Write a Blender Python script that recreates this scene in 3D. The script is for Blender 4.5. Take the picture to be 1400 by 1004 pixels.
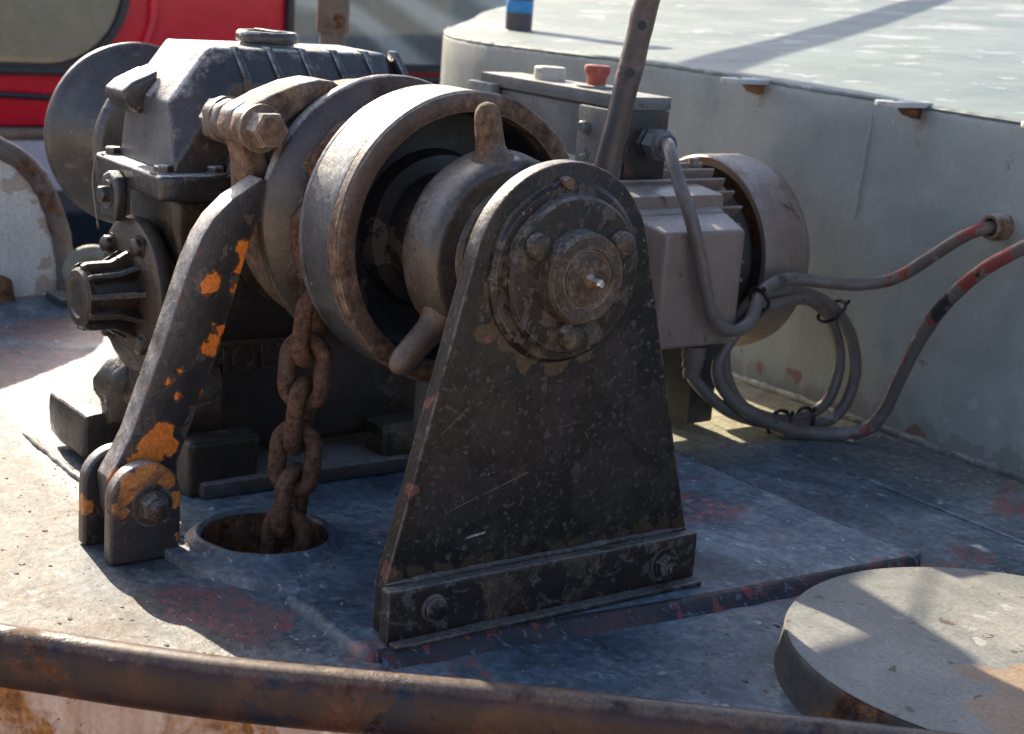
import bpy, bmesh, math, random
from mathutils import Vector, Matrix, noise as mnoise
random.seed(7)
R = math.radians
scene = bpy.context.scene
for o in list(bpy.data.objects): bpy.data.objects.remove(o)

# ------------------------------------------------------------------ camera
cam_d = bpy.data.cameras.new('camera'); cam = bpy.data.objects.new('camera', cam_d)
scene.collection.objects.link(cam); scene.camera = cam
cr = Vector((0.58107325, 0.81059432, 0.07273734)); cu = Vector((-0.23973567, 0.08507269, 0.96710364)); cf = Vector((-0.77774076, 0.57939579, -0.24376184))
M = Matrix.Identity(4)
for i in range(3): M[i][0] = cr[i]; M[i][1] = cu[i]; M[i][2] = -cf[i]
M.translation = Vector((1.68520295, -1.35388468, 0.90560792)); cam.matrix_world = M
cam_d.sensor_width = 36; cam_d.lens = 2199.7 / 1400 * 36; cam_d.clip_start = .05; cam_d.clip_end = 3000
cam_d.dof.use_dof = True; cam_d.dof.focus_distance = 2.3; cam_d.dof.aperture_fstop = 7.5

# ------------------------------------------------------------------ light
SUN = Vector((-1, .10, .62)).normalized(); EL = math.asin(SUN.z); AZ = math.atan2(SUN.x, SUN.y)
w = bpy.data.worlds.new('World'); scene.world = w; w.use_nodes = True
nt = w.node_tree; bg = nt.nodes['Background']; sk = nt.nodes.new('ShaderNodeTexSky'); sk.sky_type = 'NISHITA'
sk.sun_disc = False; sk.sun_elevation = EL; sk.sun_rotation = AZ; sk.air_density = .75; sk.dust_density = 2.2; sk.ozone_density = .6
nt.links.new(sk.outputs[0], bg.inputs[0]); bg.inputs[1].default_value = .115
sl = bpy.data.lights.new('sun', 'SUN'); so = bpy.data.objects.new('sun', sl); scene.collection.objects.link(so)
sl.energy = 4.7; sl.angle = R(.53); sl.color = (1, .89, .71)
so.rotation_euler = (-SUN).to_track_quat('-Z', 'Y').to_euler(); so.location = SUN * 20
vs = scene.view_settings; vs.view_transform = 'Standard'; vs.look = 'None'; vs.gamma = 1; vs.exposure = 1.42; vs.use_curve_mapping = False
scene.render.engine = 'CYCLES'
scene.render.resolution_x = 1024; scene.render.resolution_y = 734

# ------------------------------------------------------------------ materials
MATS = {}
class NB:
    def __init__(s, name):
        s.m = bpy.data.materials.new(name); s.m.use_nodes = True; s.t = s.m.node_tree
        s.b = s.t.nodes['Principled BSDF']; s.tc = None
    def n(s, typ, **kw):
        x = s.t.nodes.new(typ)
        for k, v in kw.items(): setattr(x, k, v)
        return x
    def l(s, a, b): s.t.links.new(a, b)
    def coord(s):
        if s.tc is None:
            tc = s.n('ShaderNodeTexCoord'); oi = s.n('ShaderNodeObjectInfo'); mu = s.n('ShaderNodeVectorMath', operation='MULTIPLY')
            mu.inputs[1].default_value = (7.3, 3.1, 5.7); s.l(oi.outputs['Random'], mu.inputs[0])
            ad = s.n('ShaderNodeVectorMath', operation='ADD'); s.l(tc.outputs['Object'], ad.inputs[0]); s.l(mu.outputs[0], ad.inputs[1]); s.tc = ad.outputs[0]
        return s.tc
    def noise(s, scale, detail=6, rough=.6, dist=0, stretch=None):
        x = s.n('ShaderNodeTexNoise'); x.inputs['Scale'].default_value = scale; x.inputs['Detail'].default_value = detail
        x.inputs['Roughness'].default_value = rough; x.inputs['Distortion'].default_value = dist
        if stretch:
            mp = s.n('ShaderNodeMapping'); mp.inputs['Scale'].default_value = stretch; s.l(s.coord(), mp.inputs[0]); s.l(mp.outputs[0], x.inputs[0])
        else: s.l(s.coord(), x.inputs[0])
        return x.outputs[0]
    def ramp(s, fac, stops, interp='LINEAR'):
        x = s.n('ShaderNodeValToRGB'); x.color_ramp.interpolation = interp; e = x.color_ramp.elements
        while len(e) < len(stops): e.new(.5)
        for i, (p, c) in enumerate(stops):
            e[i].position = p; e[i].color = (*c, 1) if isinstance(c, tuple) else (c, c, c, 1)
        s.l(fac, x.inputs[0]); return x.outputs[0]
    def mask(s, fac, lo, hi):
        x = s.n('ShaderNodeMapRange'); x.clamp = True; x.inputs[1].default_value = lo; x.inputs[2].default_value = hi
        s.l(fac, x.inputs[0]); return x.outputs[0]
    def mix(s, fac, a, b, mode='MIX'):
        x = s.n('ShaderNodeMix', data_type='RGBA', blend_type=mode)
        if isinstance(fac, (int, float)): x.inputs[0].default_value = fac
        else: s.l(fac, x.inputs[0])
        for i, v in ((6, a), (7, b)):
            if isinstance(v, tuple): x.inputs[i].default_value = (*v, 1)
            else: s.l(v, x.inputs[i])
        return x.outputs[2]
    def spotmask(s, pts_, amp):
        '''patches of wear with ragged outlines round given points (x, y, z, radius) of the scene'''
        gm = s.n('ShaderNodeNewGeometry'); x = s.n('ShaderNodeTexNoise'); x.inputs['Scale'].default_value = .45 / amp; x.inputs['Detail'].default_value = 4; x.inputs['Roughness'].default_value = .7
        s.l(gm.outputs['Position'], x.inputs[0])
        sb = s.n('ShaderNodeVectorMath', operation='SUBTRACT'); s.l(x.outputs['Color'], sb.inputs[0]); sb.inputs[1].default_value = (.5, .5, .5)
        sc = s.n('ShaderNodeVectorMath', operation='SCALE'); s.l(sb.outputs[0], sc.inputs[0]); sc.inputs['Scale'].default_value = amp * 2.4
        ad = s.n('ShaderNodeVectorMath', operation='ADD'); s.l(gm.outputs['Position'], ad.inputs[0]); s.l(sc.outputs[0], ad.inputs[1])
        tot = None
        for (px, py, pz, r_) in pts_:
            dn_ = s.n('ShaderNodeVectorMath', operation='DISTANCE'); s.l(ad.outputs[0], dn_.inputs[0]); dn_.inputs[1].default_value = (px, py, pz)
            m = s.mask(dn_.outputs['Value'], r_ * 1.04, r_ * .96)
            tot = m if tot is None else s.math('MAXIMUM', tot, m)
        return tot
    def math(s, op, a, b=None):
        x = s.n('ShaderNodeMath', operation=op)
        for i, v in ((0, a), (1, b)):
            if v is None: continue
            if isinstance(v, (int, float)): x.inputs[i].default_value = v
            else: s.l(v, x.inputs[i])
        return x.outputs[0]

RUST = ((.035, .014, .007), (.13, .05, .02), (.24, .11, .045))
def worn(name, c1, c2, c3=None, scale=1., rust=.3, rustcols=RUST, chips=(), edge=None, rough=(.45, .7), bump=.35, speck=.35, spec=.4, metal=0., scratch=0., drip=0., rscale=1., dents=0., spots=(), glare_dust=0., glare_dustcol=(.36, .335, .30), strokes=()):
    """painted / cast metal: three paint tones in blotches, chips of under-coats, rust patches, worn edges, grain."""
    s = NB(name); c3 = c3 or c2
    n1 = s.noise(7 * scale, 4, .62, .4)
    col = s.ramp(n1, [(.33, c1), (.52, c2), (.68, c3)])
    fine = s.noise(150 * scale, 3, .72)
    f2 = s.noise(28 * scale, 5, .68)
    h = s.math('ADD', s.math('MULTIPLY', fine, .10), s.math('MULTIPLY', f2, .8)); speck *= .5
    rg = s.mask(f2, .3, .7)
    # chips of other coats
    for k, ch_ in enumerate(chips):
        cc, amt, sc = ch_[:3]; soft = ch_[3] if len(ch_) > 3 else .015
        nn = s.noise(sc * scale + k * .37, 5, .66, .25)
        m = s.mask(nn, 1 - amt, 1 - amt + soft)
        col = s.mix(m, col, cc); h = s.math('SUBTRACT', h, s.math('MULTIPLY', m, .5))
    if drip:
        nn = s.noise(5 * scale, 6, .6, .1, stretch=(6, 6, .5)); m = s.math('MULTIPLY', s.mask(nn, .5, .75), drip)
        col = s.mix(m, col, rustcols[1])
    for (cc, amp, pts_, op) in spots:
        m = s.math('MULTIPLY', s.spotmask(pts_, amp), op); col = s.mix(m, col, cc)
    # rust
    nr = s.noise(4.2 * rscale * scale, 6, .7, .5)
    mr = s.mask(nr, .72 - rust * .5, .80 - rust * .5)
    nr2 = s.noise(45 * scale, 3, .7)
    rc = s.ramp(nr2, [(.35, rustcols[0]), (.52, rustcols[1]), (.68, rustcols[2])])
    if rust > 0: col = s.mix(mr, col, rc); h = s.math('ADD', h, s.math('MULTIPLY', s.math('MULTIPLY', mr, nr2), .9))
    if glare_dust:
        gd = s.n('ShaderNodeNewGeometry'); sz = s.n('ShaderNodeVectorMath', operation='DOT_PRODUCT'); s.l(gd.outputs['Normal'], sz.inputs[0]); sz.inputs[1].default_value = (0, -.447, .894)   # pale dust painted along the glare direction, whitening the sunlit faces
        dm = s.math('MULTIPLY', s.mask(s.math('ADD', sz.outputs['Value'], s.math('MULTIPLY', f2, .4)), .86, 1.02), glare_dust)
        dm = s.math('MULTIPLY', dm, s.mask(s.noise(13 * scale, 4, .7), .30, .44))
        col = s.mix(dm, col, s.ramp(fine, [(.35, tuple(q * .75 for q in glare_dustcol)), (.65, tuple(q * 1.15 for q in glare_dustcol))]))
    if edge:
        ec, es, er = edge
        bv = s.n('ShaderNodeBevel'); bv.samples = 2; bv.inputs[0].default_value = er
        ge = s.n('ShaderNodeNewGeometry'); dt = s.n('ShaderNodeVectorMath', operation='DOT_PRODUCT')
        s.l(bv.outputs[0], dt.inputs[0]); s.l(ge.outputs['Normal'], dt.inputs[1])
        em = s.mask(dt.outputs['Value'], .985, .86)
        em = s.math('MULTIPLY', em, s.mask(s.noise(22 * scale, 4, .7), .40, .56)); em = s.math('MULTIPLY', em, es)
        col = s.mix(em, col, ec)
    for (ay, az, by, bz, wd, op) in strokes:      # knife-thin strokes across a plate that faces +X
        gm = s.n('ShaderNodeNewGeometry'); L = math.hypot(by - ay, bz - az); uy, uz = (by - ay) / L, (bz - az) / L
        sb = s.n('ShaderNodeVectorMath', operation='SUBTRACT'); s.l(gm.outputs['Position'], sb.inputs[0]); sb.inputs[1].default_value = (0, ay, az)
        d1 = s.n('ShaderNodeVectorMath', operation='DOT_PRODUCT'); s.l(sb.outputs[0], d1.inputs[0]); d1.inputs[1].default_value = (0, uy, uz)
        d2 = s.n('ShaderNodeVectorMath', operation='DOT_PRODUCT'); s.l(sb.outputs[0], d2.inputs[0]); d2.inputs[1].default_value = (0, -uz, uy)
        m = s.mask(s.math('ABSOLUTE', d2.outputs['Value']), wd, wd * .4)
        m = s.math('MULTIPLY', m, s.math('MULTIPLY', s.mask(d1.outputs['Value'], 0, .004), s.mask(d1.outputs['Value'], L, L - .004)))
        m = s.math('MULTIPLY', m, s.math('MULTIPLY', s.mask(f2, .38, .5), op)); col = s.mix(m, col, (.40, .37, .33))
    sp = s.ramp(fine, [(.32, 1 - speck), (.5, 1.), (.70, 1 + speck * 1.3)])
    col = s.mix(1., col, sp, 'MULTIPLY')
    s.l(col, s.b.inputs['Base Color'])
    s.b.inputs['Metallic'].default_value = metal; s.b.inputs['Specular IOR Level'].default_value = spec
    rr = s.n('ShaderNodeMapRange'); s.l(rg, rr.inputs[0]); rr.inputs[3].default_value = rough[0]; rr.inputs[4].default_value = rough[1]
    rv = s.math('MAXIMUM', rr.outputs[0], s.math('MULTIPLY', mr, .85)) if rust > 0 else rr.outputs[0]
    s.l(rv, s.b.inputs['Roughness'])
    if dents: h = s.math('ADD', h, s.math('MULTIPLY', s.noise(9 * scale, 3, .5), dents))
    bp = s.n('ShaderNodeBump'); bp.inputs['Strength'].default_value = bump * .75; bp.inputs['Distance'].default_value = .005
    s.l(h, bp.inputs['Height']); s.l(bp.outputs[0], s.b.inputs['Normal'])
    MATS[name] = s.m
    return s.m

HW_ = 1.288; ZT_ = .677
BARE = (.34, .29, .25)
worn('black_paint', (0.0071, 0.0052, 0.0045), (0.0121, 0.0086, 0.0069), (0.0242, 0.0160, 0.0116), rust=.26, rustcols=((.035, .024, .016), (.075, .05, .032), (.12, .085, .055)), chips=(((.055, .045, .036), .47, 34), ((.12, .10, .08), .37, 75)), edge=((.20, .15, .11), .7, .003), rough=(.30, .52), bump=.55, scratch=.25, rscale=2.2, spec=.4, speck=.8, glare_dust=.3)
worn('plate_paint', (0.0044, 0.0033, 0.0028), (0.0081, 0.0058, 0.0046), (0.0150, 0.0101, 0.0074), rust=.20, rustcols=((.02, .013, .009), (.042, .026, .016), (.075, .047, .028)), chips=(((.022, .0165, .0135), .52, 22, .16), ((.062, .049, .040), .425, 85, .05), ((.12, .098, .08), .335, 55, .03), ((.30, .26, .22), .268, 95)), edge=((.32, .20, .15), 1., .006), rough=(.36, .56), bump=.34, rscale=2.2, spec=.35, speck=.7, glare_dust=.5,
     strokes=((-.142, .127, -.100, .1315, .0022, .9), (-.17, .17, -.03, .212, .0005, .45), (-.19, .28, -.14, .32, .0005, .35), (.0, .27, .09, .28, .0004, .3)),
     spots=(((.075, .046, .022), .03, [(-.03, y_ / 100, .086, .016) for y_ in range(-25, 29, 4)], .55), ((.085, .055, .025), .02, [(-.03, -.115, .47, .020), (-.03, -.10, .44, .02), (-.03, -.08, .41, .022), (-.03, -.05, .385, .024), (-.03, 0, .375, .024), (-.03, .05, .385, .02), (-.03, -.12, .42, .016)], .65), ((.14, .05, .038), .035, [(-.04, -.26, .1, .012), (-.04, -.25, .13, .012), (-.04, -.225, .21, .012), (-.04, -.19, .33, .012), (-.03, -.12, .405, .010)], .8), ((.04, .032, .026), .08, [(-.03, .12, .33, .05), (-.03, -.15, .2, .06), (-.03, .1, .17, .06), (-.03, .18, .25, .04), (-.03, .0, .62, .05), (-.03, -.08, .3, .04)], .3)))
worn('black_paint_bar', (0.0116, 0.0085, 0.0069), (0.0200, 0.0131, 0.0092), (0.0392, 0.0216, 0.0127), rust=.36, rustcols=((.035, .022, .015), (.085, .05, .028), (.15, .085, .045)), chips=(((.09, .075, .06), .46, 44, .07), ((.15, .12, .09), .31, 70)), edge=((.36, .28, .23), .9, .004), rough=(.28, .55), bump=.55, rscale=2.4, spec=.6, speck=.5, glare_dust=0.3)
worn('cast_dark', (0.0169, 0.0136, 0.0132), (0.0292, 0.0221, 0.0194), (0.0518, 0.0353, 0.0264), rust=.24, rustcols=((.025, .018, .013), (.06, .042, .028), (.10, .07, .046)), chips=(((.075, .065, .055), .36, 40), ((.16, .14, .12), .29, 70)), edge=((.28, .24, .20), .6, .004), rough=(.24, .46), bump=.8, dents=1., spec=.8, speck=.6, glare_dust=.9, glare_dustcol=(.50, .47, .42))
worn('cast_grey', (.055, .06, .066), (.085, .09, .094), (.13, .13, .125), rust=.15, edge=((.35, .31, .26), .7, .004), rough=(.3, .55), bump=.7, dents=.7, speck=.4, glare_dust=.3)
worn('cast_greasy', (0.0186, 0.0121, 0.0081), (0.0340, 0.0208, 0.0126), (0.0649, 0.0381, 0.0216), rust=.26, rustcols=((.045, .032, .021), (.09, .064, .04), (.14, .10, .062)), edge=((.20, .165, .13), .55, .004), rough=(.28, .5), bump=.9, dents=1., spec=.6, speck=.7, glare_dust=.12)
worn('drum_steel', (0.0360, 0.0255, 0.0205), (0.0600, 0.0405, 0.0312), (0.0900, 0.0616, 0.0443), rust=.5, rustcols=((.032, .02, .015), (.075, .044, .028), (.13, .08, .048)), edge=((.40, .34, .28), .8, .004), rough=(.25, .46), bump=.4, spec=.7, speck=.5, glare_dust=.6)
worn('band_paint', (0.0341, 0.0372, 0.0420), (0.0620, 0.0648, 0.0690), (0.1054, 0.0990, 0.0930), rust=.3, rustcols=((.05, .032, .022), (.12, .07, .042), (.20, .13, .08)), chips=(((.03, .03, .033), .42, 18), ((.20, .08, .055), .29, 30), ((.24, .225, .20), .33, 50)), edge=((.42, .36, .30), .8, .004), rough=(.3, .52), bump=.5, spec=.6, speck=.5, glare_dust=.8, glare_dustcol=(.50, .47, .42))
worn('drum_black', (.016, .014, .014), (.026, .022, .021), (.042, .036, .033), rust=.16, chips=(((.075, .062, .054), .42, 9), ((.15, .145, .14), .31, 7)), rough=(.32, .55), bump=.7)
worn('rust_rim', (.055, .036, .028), (.095, .06, .042), (.14, .10, .075), rust=.6, rustcols=((.04, .024, .017), (.11, .06, .035), (.18, .11, .065)), edge=((.45, .40, .35), .7, .004), rough=(.36, .6), bump=.5, speck=.5, glare_dust=.45)
worn('bronze_grey', (0.0323, 0.0284, 0.0272), (0.0532, 0.0413, 0.0336), (0.0760, 0.0533, 0.0360), rust=.42, rustcols=((.032, .024, .018), (.068, .046, .03), (.11, .072, .042)), edge=((.30, .25, .20), .6, .004), rough=(.25, .46), bump=.45, spec=.7, speck=.5, glare_dust=.2)
worn('clamp_steel', (0.094, 0.072, 0.058), (0.137, 0.101, 0.076), (0.180, 0.137, 0.101), rust=.5, rustcols=((.07, .04, .025), (.155, .09, .05), (.23, .145, .085)), edge=((.5, .42, .33), .7, .004), rough=(.3, .55), bump=.55, spec=.6, speck=.45, glare_dust=0.7)
worn('chain_rust', (0.0740, 0.0374, 0.0244), (0.1184, 0.0612, 0.0383), (0.1702, 0.0952, 0.0627), rust=.6, scale=2., rustcols=((.05, .022, .013), (.125, .058, .032), (.19, .10, .055)), rough=(.45, .7), bump=.6, dents=.6, speck=.5)
ORANGE_SPOTS = [(-.502, -.25, .455, .014), (-.502, -.249, .44, .013), (-.502, -.254, .424, .014), (-.502, -.304, .401, .0145), (-.502, -.285, .330, .010), (-.502, -.29, .315, .010), (-.502, -.297, .300, .012), (-.502, -.390, .150, .027), (-.502, -.372, .172, .016), (-.502, -.410, .137, .020), (-.502, -.362, .150, .015), (-.502, -.347, .268, .006), (-.502, -.366, .256, .006), (-.502, -.266, .388, .006), (-.502, -.356, .226, .005), (-.502, -.31, .227, .006), (-.505, -.45, .115, .016)]
worn('lever_paint', (0.0248, 0.0210, 0.0210), (0.0386, 0.0319, 0.0294), (0.0589, 0.0470, 0.0403), rust=.16, chips=(((.09, .065, .05), .42, 24), ((.22, .20, .18), .30, 40)), edge=((.20, .075, .035), .95, .008), rough=(.28, .5), bump=.55, spec=.7, speck=.5,
     spots=(((.11, .045, .03), .02, [(-.502, -.44, .16, .016), (-.502, -.425, .2, .014), (-.502, -.39, .29, .013), (-.502, -.36, .38, .013), (-.502, -.335, .45, .016), (-.502, -.40, .25, .010)], .8), ((.15, .058, .02), .022, [(px_, py_, pz_, pr_ + .0035) for px_, py_, pz_, pr_ in ORANGE_SPOTS], .85), ((.80, .20, .025), .022, ORANGE_SPOTS, 1.)), glare_dust=0.85)
worn('clevis_paint', (0.0314, 0.0255, 0.0238), (0.0494, 0.0391, 0.0336), (0.0693, 0.0536, 0.0426), rust=.25, chips=(((.12, .06, .035), .40, 26), ((.22, .20, .18), .30, 40)), edge=((.30, .16, .09), .9, .006), rough=(.28, .5), bump=.55, spec=.7, speck=.5,
     spots=(((.62, .20, .04), .016, [(-.464, -.412, .122, .022), (-.464, -.44, .109, .020), (-.464, -.388, .112, .018), (-.464, -.457, .071, .014), (-.464, -.445, .09, .014), (-.464, -.373, .076, .012), (-.464, -.366, .02, .007), (-.57, -.475, .05, .018)], 1.),), glare_dust=0.7)
worn('motor_paint', (0.2133, 0.1535, 0.1198), (0.2461, 0.1788, 0.1405), (0.2844, 0.2090, 0.1637), rust=.2, rustcols=((.07, .04, .022), (.14, .09, .05), (.20, .14, .085)), chips=(((.42, .39, .37), .27, 9), ((.12, .105, .092), .36, 22)), edge=((.38, .34, .31), .6, .003), rough=(.34, .52), bump=.2, speck=.2, drip=.3, glare_dust=.55, glare_dustcol=(.40, .385, .36))
worn('fin_dark', (.06, .05, .045), (.09, .075, .065), (.12, .10, .09), rust=.35, rough=(.5, .7), bump=.3)
worn('box_paint', (.105, .108, .10), (.145, .148, .138), (.19, .19, .175), rust=.16, rustcols=((.05, .035, .022), (.11, .075, .045), (.17, .12, .07)), chips=(((.07, .066, .06), .36, 26), ((.27, .26, .235), .31, 40)), edge=((.45, .40, .33), .8, .004), rough=(.36, .56), bump=.3, speck=.3, drip=.3, glare_dust=.8, glare_dustcol=(.42, .39, .33))
worn('box_dark', (.022, .018, .015), (.036, .03, .025), (.06, .048, .038), rust=.35, chips=(((.15, .12, .03), .30, 12),), edge=((.34, .28, .24), .8, .004), rough=(.3, .52), bump=.5)
worn('cap_paint', (0.0220, 0.0162, 0.0126), (0.0400, 0.0297, 0.0227), (0.0700, 0.0504, 0.0370), rust=.42, rustcols=((.035, .024, .016), (.085, .056, .034), (.14, .10, .065)), chips=(((.12, .10, .08), .40, 60),), edge=((.24, .18, .13), .7, .003), rough=(.32, .55), bump=.7, rscale=2.5, speck=.9, glare_dust=.3)
worn('pipe_paint', (0.0533, 0.0329, 0.0252), (0.0749, 0.0465, 0.0346), (0.0994, 0.0624, 0.0451), rust=.28, rustcols=((.07, .04, .035), (.14, .08, .065), (.2, .13, .10)), chips=(((.16, .13, .11), .30, 14),), rough=(.35, .55), bump=.35, spec=.5, glare_dust=0.3)
worn('cable_grey', (.12, .092, .078), (.155, .122, .104), (.20, .165, .142), rust=0, chips=(((.32, .28, .25), .32, 9), ((.05, .042, .04), .36, 16)), rough=(.28, .46), bump=.3, speck=.3, spots=(((.24, .035, .028), .03, [(-.46, 1.185, .335, .02), (-.44, 1.197, .35, .02), (-.31, 1.243, .462, .02), (-.33, 1.235, .445, .014)], .85),))
worn('cable_red', (.10, .08, .07), (.14, .11, .096), (.22, .185, .165), rust=0, chips=(((.03, .027, .027), .42, 8), ((.36, .32, .29), .37, 11)), rough=(.28, .46), bump=.35, speck=.3, spots=(((.24, .035, .028), .035, [(-.27, 1.195, .37, .03), (-.23, 1.197, .41, .03), (-.20, 1.2, .435, .02), (-.13, 1.215, .485, .03), (-.09, 1.222, .505, .02), (-.48, 1.18, .01, .016), (-.40, 1.2, .17, .014), (-.35, 1.2, .27, .016)], .85),))
worn('tie_black', (.015, .014, .014), (.02, .018, .018), rust=0, rough=(.4, .5), bump=.1)
worn('house_paint', (0.2388, 0.2616, 0.2462), (0.2984, 0.3180, 0.2928), (0.3521, 0.3624, 0.3268), scale=.6, rust=.03, chips=(((.20, .19, .17), .29, 16), ((.42, .40, .36), .28, 40)), rough=(.4, .6), bump=.45, speck=.12, dents=2.2, drip=.14,
     spots=(((.22, .10, .035), .03, [(x_ + .012, HW_, ZT_ - dz_, r_) for x_ in (-1.0, -.54, -.18) for dz_, r_ in ((.02, .014), (.04, .010), (.065, .007), (.09, .004))], .35), ((.24, .045, .035), .03, [(-.90, HW_, .03, .014), (-.79, HW_, .035, .016), (-.76, HW_, .015, .010), (-.43, HW_, .0, .02), (-.40, HW_, -.005, .014), (-.96, HW_, .06, .008), (-.26, HW_, .50, .007)], .75), ((.40, .38, .34), .03, [(-.30, HW_, .10, .018), (-.24, HW_, .07, .014), (-.16, HW_, .06, .012), (-.35, HW_, .05, .010), (-.55, HW_, .28, .006), (-.2, HW_, .33, .006)], .8), ((.17, .155, .12), .05, [(x_ / 10, HW_, -.01, .05) for x_ in range(-22, 20)], .45)))
worn('roof_paint', (0.1032, 0.1350, 0.1302), (0.1376, 0.1692, 0.1596), (0.1763, 0.2052, 0.1865), scale=.5, rust=.0, chips=(((.36, .36, .34), .34, 22), ((.10, .11, .11), .34, 30), ((.27, .285, .28), .42, 5)), rough=(.46, .64), bump=.3, speck=.14)
worn('lug_paint', (.33, .33, .31), (.42, .42, .40), (.5, .48, .44), rust=.22, rough=(.4, .6), bump=.3, rustcols=((.1, .04, .015), (.24, .10, .03), (.33, .17, .06)))
worn('lug_rust', (.16, .07, .03), (.22, .11, .045), (.26, .15, .07), rust=.5, rough=(.6, .8), bump=.5)
worn('bulwark_white', (.55, .51, .46), (.64, .60, .55), (.70, .66, .61), rust=.16, rustcols=((.10, .05, .02), (.30, .15, .05), (.42, .25, .10)), chips=(((.36, .30, .25), .33, 12),), rough=(.5, .7), bump=.3, drip=.25, scale=.8, spots=(((.33, .15, .05), .09, [(-2.3, y_, z_, r_) for y_, z_, r_ in ((.125, .02, .03), (.12, .08, .02), (.10, .16, .035), (.075, .22, .025), (.03, .275, .035), (-.03, .325, .02), (-.1, .36, .03))], .5),))
worn('bulwark_pink', (.34, .22, .175), (.44, .31, .25), (.52, .40, .33), rust=.44, rustcols=((.12, .05, .015), (.27, .11, .03), (.40, .20, .06)), chips=(((.20, .11, .08), .36, 14), ((.62, .54, .48), .40, 5)), rough=(.36, .56), bump=.25, drip=.75, rscale=1.3, speck=.2)
worn('rail_paint', (.018, .013, .018), (.036, .018, .016), (.075, .032, .019), rust=.40, rustcols=((.022, .009, .006), (.075, .025, .011), (.13, .05, .02)), chips=(((.010, .012, .024), .42, 9), ((.15, .10, .075), .30, 30), ((.006, .005, .006), .36, 16)), rough=(.3, .5), bump=.22, spec=.3, scale=1.2, speck=.3, glare_dust=.22, glare_dustcol=(.34, .28, .22))
worn('rim_brown', (.12, .09, .075), (.17, .13, .11), (.22, .18, .15), rust=.4, rough=(.45, .65), bump=.4)
worn('hatch_paint', (0.1558, 0.1580, 0.1462), (0.2050, 0.2025, 0.1857), (0.2542, 0.2430, 0.2173), scale=1.0, rust=.14, rustcols=((.12, .075, .045), (.20, .13, .08), (.27, .19, .12)), chips=(((.10, .08, .06), .37, 26), ((.30, .285, .26), .34, 9, .05), ((.05, .042, .036), .28, 40)), rough=(.34, .55), bump=.5, speck=.4, spots=(((.30, .19, .11), .08, [(.56, .36, .046, .08), (.62, .28, .046, .08), (.48, .33, .046, .04)], .65), ((.36, .35, .32), .03, [(.39, .45, .046, .010), (.375, .50, .046, .010), (.365, .53, .046, .008), (.36, .56, .046, .010), (.43, .42, .046, .012)], .7)))
worn('hatch_side', (.06, .055, .05), (.10, .085, .07), (.14, .115, .09), rust=.35, rough=(.6, .8), bump=1.0, dents=1.0)
worn('edge_primer', (.018, .02, .025), (.035, .032, .036), (.10, .04, .038), rust=.12, scale=2.5, chips=(((.20, .05, .045), .42, 12), ((.10, .13, .16), .40, 20)), rough=(.4, .6), bump=.6)
worn('spool_steel', (.030, .029, .031), (.060, .054, .050), (.105, .088, .072), rust=.34, rustcols=((.035, .022, .015), (.09, .056, .034), (.15, .10, .06)), chips=(((.15, .135, .12), .36, 30),), edge=((.60, .52, .41), 1., .012), rough=(.22, .42), bump=.35, spec=.7, speck=.5)
worn('peg_brown', (.075, .050, .038), (.115, .078, .058), (.16, .115, .085), rust=.45, rustcols=((.05, .03, .02), (.12, .07, .042), (.18, .115, .068)), rough=(.3, .52), bump=.5, speck=.5, scale=1.6)
worn('quay_stone', (.42, .30, .205), (.50, .37, .26), (.56, .43, .31), rust=0, scale=.4, rough=(.7, .9), bump=.4)
worn('bed_paint', (.045, .042, .037), (.065, .060, .052), (.09, .085, .075), rust=.25, rustcols=((.04, .025, .015), (.09, .055, .03), (.14, .09, .05)), rough=(.5, .7), bump=.5, dents=.6, speck=.4, glare_dust=.5)
worn('mast_brown', (.13, .085, .065), (.18, .125, .095), (.22, .165, .13), rust=.3, rough=(.5, .7), bump=.3)
worn('bitt_dark', (.05, .04, .045), (.09, .07, .07), (.12, .09, .085), rust=.2, rough=(.4, .6), bump=.2)
worn('blue_band', (.04, .19, .42), (.05, .25, .52), (.06, .30, .58), rust=0, rough=(.35, .5), bump=.1)
worn('knob_white', (.42, .39, .34), (.5, .46, .4), rust=.1, scale=3, rough=(.4, .6), bump=.3)
worn('button_red', (.30, .05, .035), (.36, .085, .06), (.42, .20, .15), rust=.1, scale=3, rough=(.45, .6), bump=.4)
worn('rope_light', (.22, .20, .15), (.30, .27, .20), rust=.1, rough=(.6, .8), bump=.4)
worn('nipple_steel', (.5, .5, .5), (.6, .6, .6), rust=0, rough=(.25, .35), bump=.05, metal=1.)
worn('pipe_rust', (.05, .03, .02), (.08, .05, .035), rust=.5, rough=(.6, .8), bump=.5)
worn('debris', (.10, .075, .05), (.20, .16, .12), (.38, .35, .31), rust=0, scale=4, rough=(.7, .9), bump=.4)
worn('moss', (.10, .08, .02), (.16, .13, .03), (.2, .17, .05), rust=0, rough=(.8, .9), bump=.8)
# the neighbouring boat
worn('boat_red', (.62, .012, .028), (.70, .016, .034), (.76, .022, .04), rust=0, rough=(.2, .35), bump=.04, speck=.04)
worn('boat_black', (.012, .014, .02), (.02, .022, .03), rust=0, rough=(.25, .4), bump=.05)
worn('boat_lavender', (.36, .34, .42), (.42, .40, .48), (.48, .45, .52), rust=.02, rough=(.4, .6), bump=.1, scale=.5)
worn('boat_navy', (.014, .02, .035), (.02, .028, .045), rust=0, rough=(.3, .5), bump=.05)
worn('blind_tan', (.13, .115, .09), (.20, .18, .145), (.28, .26, .21), rust=0, rough=(.4, .6), bump=.1, scale=.22)

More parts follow.
